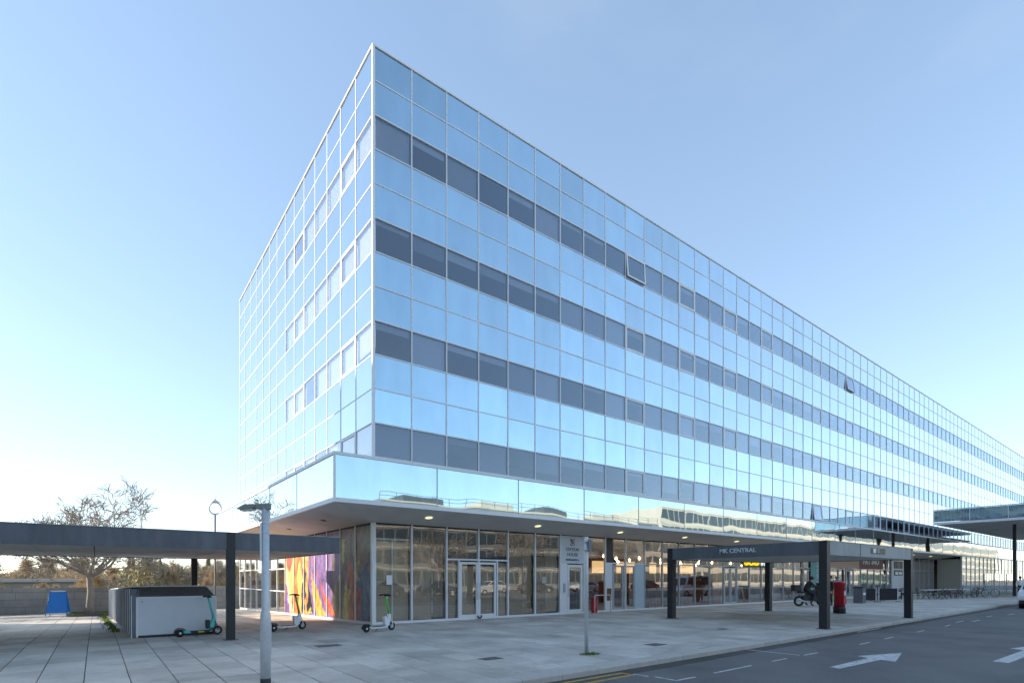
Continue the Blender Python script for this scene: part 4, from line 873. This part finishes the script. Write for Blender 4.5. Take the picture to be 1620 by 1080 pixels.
for i in range(n):
    for j in range(n):
        u, w = i / (n - 1) * 2 - 1, j / (n - 1) * 2 - 1; hh = max(0, 1 - u * u - w * w)
        mo.v.append((u * 1.0, w * 0.7, hh ** 0.7 * 0.16 + (NZ.noise(Vector((u * 5, w * 5, 2))) * 0.05 if hh > 0 else -0.03)))
for i in range(n - 1):
    for j in range(n - 1): mo.f.append((i * n + j, (i + 1) * n + j, (i + 1) * n + j + 1, i * n + j + 1))
tag(stuff(mo.build('soil_heap', M_SOIL, None, True, (-8.1, 18.4, gz(18.4)))), 'low heap of dark soil and roots on the paving before the tree', 'soil')
# scrub and trees beyond the wall
def scrub(seed, n, rx, rz, m, size, upright=0.5):
    rg = random.Random(seed); b = MB()
    for k in range(n):
        a = rg.uniform(0, 6.28); rad = rg.random() ** 0.5; h = rg.random()
        prof = math.sin(min(1, h * 1.15 + 0.12) * math.pi) ** 0.5 if upright < 0.8 else (1 - h) * 0.9 + 0.08
        lump = 0.75 + 0.35 * NZ.noise(Vector((math.cos(a) * 1.5, math.sin(a) * 1.5, h * 3 + seed)))
        p = Vector((math.cos(a) * rad * rx * prof * lump, math.sin(a) * rad * rx * prof * lump, h * rz * (0.9 + 0.2 * NZ.noise(Vector((a, h, seed))))))
        d = Vector((rg.gauss(0, 0.5), rg.gauss(0, 0.5), rg.uniform(0.1, 1.0))).normalized() * size * rg.uniform(0.5, 1.6)
        s_ = d.cross(Vector((rg.gauss(0, 1), rg.gauss(0, 1), rg.gauss(0, 1)))).normalized() * size * (0.05 if m is M_TWIG else 0.22)
        b.add([p - s_, p + s_, p + d], [(0, 1, 2)])
    return b
trk = MB().tube([(0, 0, -0.4), (0.02, 0, 1.0), (0, 0.03, 2.0)], [0.12, 0.09, 0.04], 7).mesh('trunk', M_BARK, True)
kinds = [(scrub(1, 3200, 2.2, 3.6, M_TWIG, 0.5).mesh('crown', M_TWIG), 'brown leafless scrub bush beyond the block wall', 'scrub_bush'),
         (scrub(2, 2600, 1.9, 5.0, M_IVY, 0.26, 0.5).mesh('crown', M_IVY), 'ivy covered dull green tree beyond the block wall', 'ivy_tree'),
         (scrub(3, 3000, 1.7, 2.6, mat('golden_twigs', (0.58, 0.45, 0.25), 0.9, rnd=0.5), 0.42).mesh('crown', MATS['golden_twigs']), 'low golden brown bush beyond the block wall', 'golden_bush')]
rk = random.Random(31)
for k in range(96):
    y = rk.uniform(38, 78); lo = -7.8 - 0.106 * (y + 18.2) - 2; hi = -7.8 + 0.195 * (y + 18.2) + 2
    x = rk.uniform(lo, hi); fx = (x - lo) / (hi - lo)
    ki = 2 if rk.random() < 0.3 else (1 if 0.4 < fx < 0.78 and rk.random() < 0.6 else 0)
    if fx < 0.32: ki = 2 if rk.random() < 0.6 else 0
    me, lab, nm = kinds[ki]; t = thing(nm, lab, 'bush' if ki != 1 else 'tree', (x, y, -1.4), rk.uniform(0, 6), 'scrub beyond the wall'); s_ = rk.uniform(0.8, 1.25) * (0.72 if fx < 0.32 else 1.0); t.scale = (s_, s_, s_ * rk.uniform(0.85, 1.1))
    link('trunk', trk, t); link('crown', me, t)
for k in range(16):
    x = -22 - rk.uniform(0, 55); y = rk.uniform(46, 95)
    plant_tree(tB, 'leafless tree of the belt that closes the square beyond the wall', (x, y, -1.4), rk.uniform(0, 6), rk.uniform(1.0, 1.5), 'tree belt beyond the square')
for k in range(9):
    y = rk.uniform(46, 70); hi = -7.8 + 0.195 * (y + 18.2); x = hi - rk.uniform(0.5, 8.5)
    plant_tree(tB, 'thin leafless tree standing among the scrub beyond the wall', (x, y, -1.4), rk.uniform(0, 6), rk.uniform(0.75, 0.95), 'leafless trees beyond the wall')
for k in range(60):
    y = rk.uniform(84, 150); lo = -7.8 - 0.106 * (y + 18.2) - 14; hi = -7.8 + 0.195 * (y + 18.2) + 4
    me, lab, nm = kinds[rk.choice((0, 0, 2))]; t = thing(nm, 'distant ' + lab, 'bush', (rk.uniform(lo, hi), y, -1.4), rk.uniform(0, 6), 'scrub far beyond the wall'); s_ = rk.uniform(1.3, 2.0); t.scale = (s_ * 1.3, s_ * 1.3, s_)
    link('trunk', trk, t); link('crown', me, t)
sh = thing('low_shed', 'long low pale flat roofed shed seen over the block wall', 'shed', (-16, 64, -1.4))
MB().box(-14, 0, 0, 11, 8, 2.6).build('wall', mat('shed_wall', (0.34, 0.33, 0.30), 0.9, var=0.15), sh); MB().box(-14.3, -0.3, 2.6, 11.3, 8.3, 2.95).build('roof', mat('shed_roof', (0.50, 0.52, 0.52), 0.8), sh)
for k in range(6): MB().box(-12 + k * 4, -0.03, 0.9, -10.4 + k * 4, 0.02, 2.0).build('window', M_ROOM, sh)

# ------------------------------------------------------------------ cafe terrace
def chair_proto():
    c = thing('terrace_chair', 'black metal terrace chair outside the red signed cafe', 'chair', (0, 0, 0), 0, 'cafe terrace chairs')
    MB().box(-0.2, -0.2, 0.44, 0.2, 0.2, 0.46).build('seat', M_BLACK, c, bevel=0.004)
    for sx in (-1, 1):
        MB().tube([(sx * 0.19, 0.2, 0), (sx * 0.19, 0.19, 0.45), (sx * 0.19, 0.25, 0.85)], 0.014, 6).build('leg', M_BLACK, c); MB().tube([(sx * 0.19, -0.21, 0), (sx * 0.19, -0.18, 0.45)], 0.014, 6).build('leg', M_BLACK, c)
    for z in (0.6, 0.7, 0.8): MB().box(-0.19, 0.205 + (z - .6) * .15, z, 0.19, 0.22 + (z - .6) * .15, z + 0.055).build('back_slat', M_BLACK, c)
    return c
def table_proto(L, name, lab, grp, topm):
    t = thing(name, lab, 'table', (0, 0, 0), 0, grp); MB().box(-L / 2, -0.38, 0.71, L / 2, 0.38, 0.745).build('table_top', topm, t, bevel=0.004)
    for sx in (-1, 1):
        for sy in (-1, 1): MB().tube([(sx * (L / 2 - 0.1), sy * 0.3, 0), (sx * (L / 2 - 0.25), -sy * 0.22, 0.71)], 0.02, 6).build('leg', M_BLACK, t)
    return t
ch = chair_proto(); tb = table_proto(0.8, 'small_table', 'small dark terrace table among the black chairs', 'small cafe tables', M_BLACK); lt = table_proto(2.2, 'long_table', 'long white topped trestle table on black crossed legs', 'long terrace tables', M_WHITE)
first = {'c': True, 't': True, 'l': True}
def put(p, key, x, y, rz):
    o = p if first[key] else copy_tree(p); first[key] = False; o.location = (x, y, 0); o.rotation_euler = (0, 0, rz); return o
for k, (x, y) in enumerate(((37.6, -3.2), (40.2, -3.0), (42.6, -3.3))):
    put(tb, 't', x, y, 0.1 * k)
    for dx, rz in ((-0.7, R(90)), (0.7, R(-90))): put(ch, 'c', x + dx, y + 0.05 * k, rz + 0.2 * k)
for k, (x, y) in enumerate(((44.2, -4.6), (47.0, -4.9), (50.2, -5.2))):
    put(lt, 'l', x, y, 0.05 * k)
    for dx in (-0.6, 0.6):
        put(ch, 'c', x + dx, y + 0.75, 0.1); put(ch, 'c', x + dx, y - 0.75, R(180))
bs = thing('terrace_screen', 'black fabric windbreak screen between white posts beside the post box', 'screen', (34.4, -3.6, 0), R(-25), 'terrace windbreaks')
MB().box(-0.75, -0.01, 0.12, 0.75, 0.01, 0.92).build('panel', M_BLKC, bs)
for sx in (-1, 1): MB().tube([(sx * 0.8, 0, 0), (sx * 0.8, 0, 1.0)], 0.022, 8).build('post', M_WHITE, bs); MB().lathe([(0.16, 0), (0.16, 0.03)], 14, (sx * 0.8, 0, 0)).build('foot', M_BLACK, bs)
c2 = copy_tree(bs); c2.location = (36.0, -4.4, 0); c2['label'] = 'black fabric windbreak screen next to the small cafe tables'
ab = thing('pavement_sign', 'small bright printed pavement board between shelter and post box', 'sign board', (30.0, -3.1, 0), R(-20))
for s_ in (-1, 1): MB().hexa([(-0.3, s_ * 0.22, 0), (0.3, s_ * 0.22, 0), (0.3, s_ * 0.25, 0), (-0.3, s_ * 0.25, 0), (-0.3, s_ * 0.02, 1.05), (0.3, s_ * 0.02, 1.05), (0.3, s_ * 0.05, 1.05), (-0.3, s_ * 0.05, 1.05)]).build('panel', M_WHITE, ab)
MB().hexa([(-0.26, -0.236, 0.1), (0.26, -0.236, 0.1), (0.26, -0.226, 0.1), (-0.26, -0.226, 0.1), (-0.26, -0.176, 0.42), (0.26, -0.176, 0.42), (0.26, -0.166, 0.42), (-0.26, -0.166, 0.42)]).build('green_print', M_GREEN, ab)
MB().hexa([(-0.26, -0.172, 0.46), (0.26, -0.172, 0.46), (0.26, -0.16, 0.46), (-0.26, -0.16, 0.46), (-0.26, -0.085, 0.92), (0.26, -0.085, 0.92), (0.26, -0.075, 0.92), (-0.26, -0.075, 0.92)]).build('orange_print', mat('orange_print', (0.7, 0.3, 0.15), 0.6), ab)
bcab = thing('litter_bin', 'square dark litter bin standing just behind the red post box', 'bin', (32.1, -4.0, 0))
MB().box(-0.28, -0.28, 0, 0.28, 0.28, 1.0).build('body', M_STEEL, bcab, bevel=0.02); MB().box(-0.3, -0.3, 1.0, 0.3, 0.3, 1.08).build('lid', M_BLACK, bcab, bevel=0.01); MB().box(-0.2, -0.285, 0.55, 0.2, -0.279, 0.7).build('label_strip', M_WHITE, bcab)
gs = thing('glass_windbreak', 'row of greenish glass windbreak panels in front of the entrance hall', 'screen', (57.5, -5.2, 0), R(2))
for k in range(14):
    MB().box(k * 1.3 + 0.03, -0.006, 0.08, k * 1.3 + 1.27, 0.006, 2.1).build('pane', M_SCREEN, gs, rot=(0, 0, rb.gauss(0, 0.004))); MB().box(k * 1.3 - 0.025, -0.025, 0, k * 1.3 + 0.025, 0.025, 2.15).build('post', M_GREYAL, gs)
# pendant lamps in the cafe
pl0 = None
rp = random.Random(4)
for k in range(22):
    x = 11.2 + k * 0.95; y = rp.choice((1.1, 1.8, 2.6)); L = rp.uniform(0.75, 1.1)
    t = thing('pendant_lamp', 'bare warm pendant bulb hanging inside the cafe window', 'lamp', (x, y, 3.66), 0, 'cafe pendant bulbs')
    MB().tube([(0, 0, 0), (0, 0, -L)], 0.006, 5).build('cord', M_BLACK, t); MB().lathe([(0.02, -L), (0.055, -L - 0.05), (0.065, -L - 0.10), (0.03, -L - 0.16)], 10).build('bulb', M_BULB, t, True)
ic = None
for k in range(14):
    c = copy_tree(ch); c.location = (15.6 + k * 1.15 + rp.uniform(-.2, .2), rp.uniform(0.7, 1.6), 0.004); c.rotation_euler = (0, 0, rp.uniform(0, 6)); c['label'] = 'dark cafe chair standing inside the shop window'; c['group'] = 'chairs inside the cafe'

# ------------------------------------------------------------------ motorbike and people
mb = thing('motorbike', 'black motorbike with large fairing parked in front of the shop windows', 'motorbike', (25.5, -3.75, 0), R(-36))
for x in (-0.68, 0.68):
    w = MB().torus(0.24, 0.065, 24, 10, (x, 0, 0.305)).build('wheel', M_RUB, mb, True); MB().lathe([(0.2, -0.02), (0.19, 0.03), (0.2, 0.02)], 16, (x, 0, 0.305), 'y').build('rim', M_GALV, w); MB().lathe([(0.09, -0.05), (0.09, 0.05)], 12, (x, 0, 0.305), 'y').build('disc', M_SILVER, w)
MB().prism([(-0.45, 0.3), (0.35, 0.28), (0.5, 0.55), (0.35, 0.78), (-0.1, 0.72), (-0.5, 0.6)], -0.14, 0.14, 'y').build('engine_block', M_BLACK, mb, bevel=0.03)
MB().prism([(0.35, 0.5), (0.75, 0.62), (0.85, 0.85), (0.62, 1.12), (0.42, 1.18), (0.3, 0.85)], -0.2, 0.2, 'y').build('fairing', M_BLACK, mb, bevel=0.05)
MB().prism([(0.0, 0.74), (0.38, 0.8), (0.32, 0.98), (0.05, 0.92)], -0.15, 0.15, 'y').build('tank', M_BLACK, mb, bevel=0.04)
MB().prism([(-0.75, 0.78), (0.0, 0.74), (0.02, 0.80), (-0.7, 0.90)], -0.13, 0.13, 'y').build('seat', M_RUB, mb, bevel=0.02)
MB().box(-1.05, -0.22, 0.88, -0.65, 0.22, 1.26).build('luggage_box', M_BLACK, mb, bevel=0.03)
MB().prism([(0.5, 1.1), (0.62, 1.1), (0.45, 1.38), (0.42, 1.36)], -0.16, 0.16, 'y').build('windscreen', M_CARG, mb)
for s_ in (-1, 1):
    MB().tube([(0.68, 0.09 * s_, 0.305), (0.5, 0.09 * s_, 0.95)], 0.028, 8).build('fork', M_GALV, mb, True); MB().tube([(0.42, 0.05 * s_, 1.06), (0.36, 0.36 * s_, 1.1)], 0.018, 8).build('handlebar', M_BLACK, mb, True)
    MB().tube([(0.46, 0.2 * s_, 1.15), (0.5, 0.3 * s_, 1.25)], 0.01, 6).build('mirror_arm', M_BLACK, mb); 
MB().lathe([(0.07, 0.0), (0.08, 0.03)], 14, (0.82, 0, 0.86), 'x').build('headlight', M_WHITE, mb)
MB().tube([(0.1, -0.17, 0.3), (-0.4, -0.18, 0.28), (-0.85, -0.19, 0.42)], [0.03, 0.04, 0.05], 10).build('exhaust', M_GALV, mb, True)

def person(name, label, loc, rz, J, jacket, trousers, group=None):
    """J: joint name -> (x, y, z); one skinned surface, coloured by region; hair is its own child."""
    root = thing(name, label, 'person', loc, rz, group)
    E_ = [('pelvis', 'waist', .15), ('waist', 'chest', .16), ('chest', 'neck0', .17), ('neck0', 'neck', .065), ('neck', 'head0', .06), ('head0', 'head1', .085), ('head1', 'head2', .095), ('head2', 'head3', .055)]
    for s in 'lr':
        E_ += [('pelvis', 'hip' + s, .10), ('hip' + s, 'knee' + s, .075), ('knee' + s, 'ank' + s, .052), ('ank' + s, 'toe' + s, .042), ('chest', 'sho' + s, .075), ('sho' + s, 'elb' + s, .055), ('elb' + s, 'wri' + s, .042), ('wri' + s, 'palm' + s, .038)]
        d = (Vector(J['wri' + s]) - Vector(J['elb' + s])).normalized(); w = Vector(J['wri' + s]); J['palm' + s] = tuple(w + d * 0.07)
        sd_ = d.cross(Vector((0, 0, 1)));  sd_ = sd_.normalized() if sd_.length > 0.1 else Vector((1, 0, 0))
        for q in range(4): J['f%d%s' % (q, s)] = tuple(w + d * (0.15 - 0.012 * abs(q - 1.3)) + sd_ * (q - 1.5) * 0.022 + Vector((0, 0, -0.02))); E_.append(('palm' + s, 'f%d%s' % (q, s), .009))
        J['th' + s] = tuple(w + d * 0.08 + sd_ * 0.055); E_.append(('wri' + s, 'th' + s, .010))
    names = []; rad = {}
    for a, b, r_ in E_:
        for nme in (a, b):
            if nme not in names: names.append(nme)
        rad[b] = r_
    rad['pelvis'] = .15
    me = bpy.data.meshes.new('body'); me.from_pydata([J[n_] for n_ in names], [(names.index(a), names.index(b)) for a, b, _ in E_], [])
    o = bpy.data.objects.new('tmp', me); col.objects.link(o)
    sk = o.modifiers.new('skin', 'SKIN'); sk.use_smooth_shade = True; ss = o.modifiers.new('sub', 'SUBSURF'); ss.levels = 1; ss.render_levels = 1
    for i, n_ in enumerate(names):
        v = me.skin_vertices[0].data[i]; v.radius = (rad[n_], rad[n_] * (0.75 if n_ in ('pelvis', 'waist', 'chest') else 1.0)); v.use_root = (n_ == 'pelvis')
    dg = bpy.context.evaluated_depsgraph_get(); bm_ = bpy.data.meshes.new_from_object(o.evaluated_get(dg)); bpy.data.objects.remove(o)
    for m in (jacket, trousers, M_SKIN, M_BLACK): bm_.materials.append(m)
    keys = [(Vector(J[n_]), 2 if n_.startswith(('head', 'neck', 'palm', 'f0', 'f1', 'f2', 'f3', 'th')) and n_ != 'neck0' else 1 if n_.startswith(('hip', 'knee', 'pelvis')) else 3 if n_.startswith(('ank', 'toe')) else 0) for n_ in names]
    for a, b in (('hip', 'knee'), ('knee', 'ank')):
        for s in 'lr': keys.append(((Vector(J[a + s]) + Vector(J[b + s])) / 2, 1))
    for s in 'lr': keys.append((Vector(J['wri' + s]), 0)); keys.append(((Vector(J['sho' + s]) + Vector(J['elb' + s])) / 2, 0))
    for p in bm_.polygons:
        c = p.center; p.material_index = min(keys, key=lambda k: (k[0] - c).length)[1]; p.use_smooth = True
    body = link('body', bm_, root)
    h2 = Vector(J['head2']); up_ = (Vector(J['head3']) - Vector(J['head1'])).normalized()
    hr = MB().lathe([(0.098, -0.06), (0.112, 0.0), (0.10, 0.07), (0.06, 0.12), (0.01, 0.14)], 14).build('hair', M_HAIR, root, True, tuple(h2 + up_ * 0.01 + Vector((-0.02, 0, 0))), up_.to_track_quat('Z', 'Y').to_euler())
    nose = MB().prism([(0.085, -0.03), (0.125, -0.025), (0.088, 0.03)], -0.014, 0.014, 'y').build('nose', M_SKIN, root, True, tuple(Vector(J['head1']) + up_ * 0.02))
    return root
def J0(lean=0.0):
    return dict(pelvis=(0, 0, .95), waist=(0, 0, 1.10), chest=(.01, 0, 1.32), neck0=(0, 0, 1.45), neck=(.01, 0, 1.51), head0=(.02, 0, 1.56), head1=(.03, 0, 1.62), head2=(.02, 0, 1.69), head3=(.01, 0, 1.76),
                hipl=(0, .10, .90), hipr=(0, -.10, .90), kneel=(.02, .11, .49), kneer=(.02, -.11, .49), ankl=(-.02, .11, .09), ankr=(-.02, -.11, .09), toel=(.17, .13, .045), toer=(.17, -.13, .045),
                shol=(0, .20, 1.40), shor=(0, -.20, 1.40), elbl=(-.03, .25, 1.12), elbr=(-.03, -.25, 1.12), wril=(.10, .24, .90), wrir=(.10, -.24, .90))
person('person', 'person in a dark coat standing beyond the motorbike facing its rider', (26.75, -4.35, 0), R(150), J0(), M_BLKC, M_NAVY)
jr = dict(pelvis=(-.28, 0, .95), waist=(-.24, 0, 1.08), chest=(-.08, 0, 1.27), neck0=(.02, 0, 1.39), neck=(.06, 0, 1.44), head0=(.10, 0, 1.49), head1=(.13, 0, 1.54), head2=(.13, 0, 1.61), head3=(.12, 0, 1.68),
          hipl=(-.25, .12, .92), hipr=(-.25, -.12, .92), kneel=(.12, .24, .66), kneer=(.12, -.24, .66), ankl=(-.12, .27, .12), ankr=(-.12, -.27, .12), toel=(.06, .29, .05), toer=(.06, -.29, .05),
          shol=(-.03, .20, 1.34), shor=(-.03, -.20, 1.34), elbl=(.12, .30, 1.14), elbr=(.12, -.30, 1.14), wril=(.32, .30, 1.13), wrir=(.32, -.30, 1.13))
person('person', 'rider in black clothes sitting astride the parked motorbike', (25.5, -3.75, 0.02), R(-36), jr, M_BLKC, M_BLKC)

def bicycle(label, loc, rz, paint):
    b = thing('bicycle', label, 'bicycle', loc, rz, None)
    for x in (-0.52, 0.52):
        w = MB().torus(0.33, 0.02, 28, 6, (x, 0, 0.35)).build('wheel', M_RUB, b, True)
        sp_ = MB()
        for k in range(10): a = k * math.pi / 5; sp_.tube([(x, 0, 0.35), (x + 0.32 * math.cos(a), 0, 0.35 + 0.32 * math.sin(a))], 0.003, 4)
        sp_.build('spokes', M_GALV, w)
    f = MB()
    for p, q in (((-0.52, 0, .35), (-.08, 0, .30)), ((-.08, 0, .30), (.36, 0, .72)), ((-.08, 0, .30), (-.2, 0, .82)), ((-.19, 0, .78), (.34, 0, .80)), ((-.52, 0, .35), (-.19, 0, .76)), ((.34, 0, .90), (.40, 0, .70)), ((.40, 0, .70), (.52, 0, .35))): f.tube([p, q], 0.018, 8)
    f.build('frame', paint, b, True)
    MB().box(-0.34, -0.06, 0.86, -0.08, 0.06, 0.90).build('saddle', M_BLACK, b, bevel=0.015); MB().tube([(-.2, 0, .8), (-.22, 0, .87)], 0.014, 6).build('seat_post', M_GALV, b)
    MB().tube([(0.28, -0.27, 0.98), (0.36, -0.1, 1.0), (0.36, 0.1, 1.0), (0.28, 0.27, 0.98)], 0.013, 8).build('handlebar', M_BLACK, b, True); MB().tube([(.34, 0, .9), (.36, 0, 1.0)], 0.014, 6).build('stem', M_GALV, b)
    MB().torus(0.09, 0.008, 18, 6, (-.08, 0.03, .30)).build('chain_ring', M_GALV, b)
    return b
bicycle('black bicycle leaning beside the long white terrace table', (52.3, -6.0, 0), R(-30), M_BLACK)
bicycle('grey bicycle standing in front of the glass windbreak', (54.0, -6.2, 0), R(-55), M_GREYAL)
person('person', 'person in a white jacket standing by the far porch post', (58.3, -7.6, 0), R(200), J0(), M_WHITE, M_NAVY)
person('person', 'person in a pale jacket facing the one in white by the porch', (59.4, -8.2, 0), R(160), J0(), mat('pale_blue_cloth', (0.45, 0.52, 0.60), 0.85), M_BLKC)

# ------------------------------------------------------------------ vehicles
def vehicle(name, label, loc, rz, L, Wd, low, cab, paint, wr=0.32, group=None, wheels=(0.19, 0.80)):
    v = thing(name, label, 'van' if 'van' in name else 'car', loc, rz, group); h = Wd / 2
    b = MB().prism(low, -h, h, 'y').build('body', paint, v, bevel=0.06)
    m = MB(); n = len(cab); k = 0.86
    zb_ = min(p[1] for p in cab); zt_ = max(p[1] for p in cab)
    def yy(z): return h * (0.97 - (0.13 * (z - zb_) / (zt_ - zb_)))
    vs_ = [(u, -yy(w), w) for u, w in cab] + [(u, yy(w), w) for u, w in cab]
    m.add(vs_, [tuple(range(n)), tuple(range(n, 2 * n))[::-1]] + [(i, (i + 1) % n, n + (i + 1) % n, n + i) for i in range(n)])
    m.build('cabin', paint, v, bevel=0.05)
    # windows slightly proud of the cabin
    cx0 = sum(p[0] for p in cab) / n; cz0 = (zb_ + zt_) / 2 + 0.02
    for sy in (-1, 1):
        q = [(cx0 + (u - cx0) * 0.86, cz0 + (w - cz0) * 0.72) for u, w in cab]
        mm = MB().add([(u, sy * (yy(w) + 0.006), w) for u, w in q], [tuple(range(n))]).build('side_window', M_CARG, v)
    a, bq = cab[0], cab[1]; c_, d_ = cab[-1], cab[-2]
    for (p1, p2), dx in (((a, bq), -0.012), ((c_, d_), 0.012)):
        lo = (p1[0] + (p2[0] - p1[0]) * 0.14, p1[1] + (p2[1] - p1[1]) * 0.14); hi_ = (p1[0] + (p2[0] - p1[0]) * 0.86, p1[1] + (p2[1] - p1[1]) * 0.86)
        MB().quad((lo[0] + dx, -yy(lo[1]) * 0.9, lo[1] + 0.01), (lo[0] + dx, yy(lo[1]) * 0.9, lo[1] + 0.01), (hi_[0] + dx, yy(hi_[1]) * 0.88, hi_[1] + 0.01), (hi_[0] + dx, -yy(hi_[1]) * 0.88, hi_[1] + 0.01)).build('windscreen', M_CARG, v)
    for fx in wheels:
        for sy in (-1, 1):
            w = MB().lathe([(wr, -0.11), (wr, 0.11)], 24, (-L / 2 + fx * L, sy * (h - 0.09), wr), 'y').build('wheel', M_RUB, v, bevel=0.02); MB().lathe([(wr * 0.66, -0.116), (wr * 0.6, 0.116)], 16, (-L / 2 + fx * L, sy * (h - 0.09), wr), 'y').build('rim', M_GALV, w)
    for sy in (-1, 1):
        MB().box(-L / 2 - 0.012, sy * h * 0.72 - 0.16, 0.62, -L / 2 + 0.1, sy * h * 0.72 + 0.16, 0.78).build('headlight', M_WHITE, v, bevel=0.02); MB().box(L / 2 - 0.1, sy * h * 0.75 - 0.12, 0.68, L / 2 + 0.012, sy * h * 0.75 + 0.12, 0.85).build('tail_light', M_RED, v, bevel=0.02)
    MB().box(-L / 2 - 0.03, -h * 0.9, 0.28, -L / 2 + 0.1, h * 0.9, 0.5).build('bumper', M_BLACK, v, bevel=0.03); MB().box(-L / 2 - 0.034, -0.26, 0.36, -L / 2 - 0.029, 0.26, 0.47).build('number_plate', M_WHITE, v)
    return v
M_CARW = mat('white_car_paint', (0.70, 0.71, 0.72), 0.25, spec=0.6); M_CARS = mat('silver_car_paint', (0.42, 0.44, 0.46), 0.28, 0.6); M_CARB = mat('dark_blue_car_paint', (0.02, 0.03, 0.07), 0.2, spec=0.7); M_CARR = mat('grey_car_paint', (0.12, 0.125, 0.13), 0.25, 0.4)
van_low = [(-2.45, 0.3), (2.45, 0.3), (2.5, 1.05), (-1.75, 1.12), (-2.4, 0.95), (-2.5, 0.6)]
van_cab = [(-1.85, 1.0), (-1.25, 1.85), (-1.0, 1.98), (2.35, 1.98), (2.48, 1.0)]
vehicle('parked_van', 'white van standing at the kerb beyond the bay markings', (37.0, -12.2, -0.12), R(1.5), 5.0, 1.95, van_low, van_cab, M_CARW)
car_low = [(-2.1, 0.28), (2.05, 0.28), (2.15, 0.6), (2.0, 0.92), (-0.9, 0.95), (-1.95, 0.78), (-2.15, 0.55)]
car_cab = [(-1.05, 0.9), (-0.35, 1.38), (0.1, 1.45), (1.1, 1.42), (1.85, 0.92)]
for k, (x, y, p, l) in enumerate(((14, -31, M_CARS, 'silver'), (20.5, -31.2, M_CARB, 'dark blue'), (27, -31, M_CARW, 'white'), (33.6, -31.1, M_CARR, 'dark grey'), (42, -31, M_CARW, 'second white'), (54, -31.1, M_CARB, 'second dark blue'))):
    vehicle('parked_car', l + ' car parked along the far side of the road', (x, y, -0.12), R(180 if k % 2 else 0), 4.25, 1.75, car_low, car_cab, p, 0.31, 'cars across the road')
for k, (x, y, s_) in enumerate(((2, -34, 1.25), (12, -37, 1.4), (23, -36, 1.3), (36, -37, 1.5), (52, -36, 1.4))):
    plant_tree(tB, 'leafless street tree among the parked cars across the road', (x, y, -0.12), k * 1.3, s_, 'street trees across the road')

# ------------------------------------------------------------------ buildings across the square and an unseen shading block to the side
def office(name, label, loc, rz, L, D, H, floors, bay, wallm, rail=False):
    b = thing(name, label, 'building', loc, rz); MB().box(0, -D, 0, L, 0, H).build('wall', wallm, b)
    fh = H / floors; nb_ = int(L / bay); wme = MB().box(0.14, -0.02, 0.25, bay - 0.14, 0.03, fh * 0.72).mesh('window', M_ROOM)
    cnt = 0; extra = MB()
    for f in range(floors):
        for k in range(nb_):
            if cnt < 200: link('window', wme, b, (k * bay, 0.0, f * fh + 0.4)); cnt += 1
            else: extra.box(k * bay + 0.14, -0.02, f * fh + 0.65, k * bay + bay - 0.14, 0.03, f * fh + 0.4 + fh * 0.72)
        MB().box(-0.02, 0.0, f * fh + fh * 0.93, L + 0.02, 0.10, f * fh + fh * 1.0).build('string_course', M_FACW, b)
    if extra.v: stuff(extra.build('windows', M_ROOM, b))
    if rail:
        for z in (H + 0.55, H + 1.1): MB().box(0, -0.3, z, L, -0.24, z + 0.06).build('roof_rail', M_STEEL, b)
        for k in range(int(L / 3) + 1): MB().box(k * 3.0 - 0.03, -0.31, H, k * 3.0 + 0.03, -0.23, H + 1.1).build('rail_post', M_STEEL, b)
        for k in range(4): MB().box(6 + k * L / 4.5, -D * 0.7, H, 6 + k * L / 4.5 + L / 9, -D * 0.3, H + 1.6).build('plant_room', M_FACW if k % 2 else M_STEEL, b)
    return b
office('dark_office_block', 'dark banded office block with roof rail across the square', (26, -62, 0), 0, 66, 14, 13.5, 4, 2.2, M_FACD, True)
office('cream_office_block', 'sunlit cream office block with a white window grid across the square', (98, -66, 0), 0, 330, 16, 18.5, 5, 2.6, M_FACW)
office('corner_office_block', 'pale low office block further along the far side of the road', (-42, -72, 0), 0, 58, 14, 11, 3, 2.4, M_FACW, True)
office('shading_office_block', 'unseen plain office block placed to shade the paved square', (-46, -32, 0), R(-90), 0.1, 0.1, 0.1, 1, 1, M_FACD) if False else None
sb = thing('shading_office_block', 'unseen tall glazed office block placed to shade the paved square', 'building', (-34, 0, -0.2))  # added out of view, placed and sized to cast the foreground shade
MB().box(-16, -34, 0, 0, 29.5, 24.6).build('wall', M_FACW, sb)
for f in range(5):
    for k in range(21): MB().box(0.0, -33.5 + k * 3, f * 4 + 0.9, 0.04, -30.9 + k * 3, f * 4 + 3.2).build('window', M_ROOM, sb)
MB().box(-16.2, -34.2, 24.6, 0.2, 29.5, 24.9).build('coping', M_GREYAL, sb)
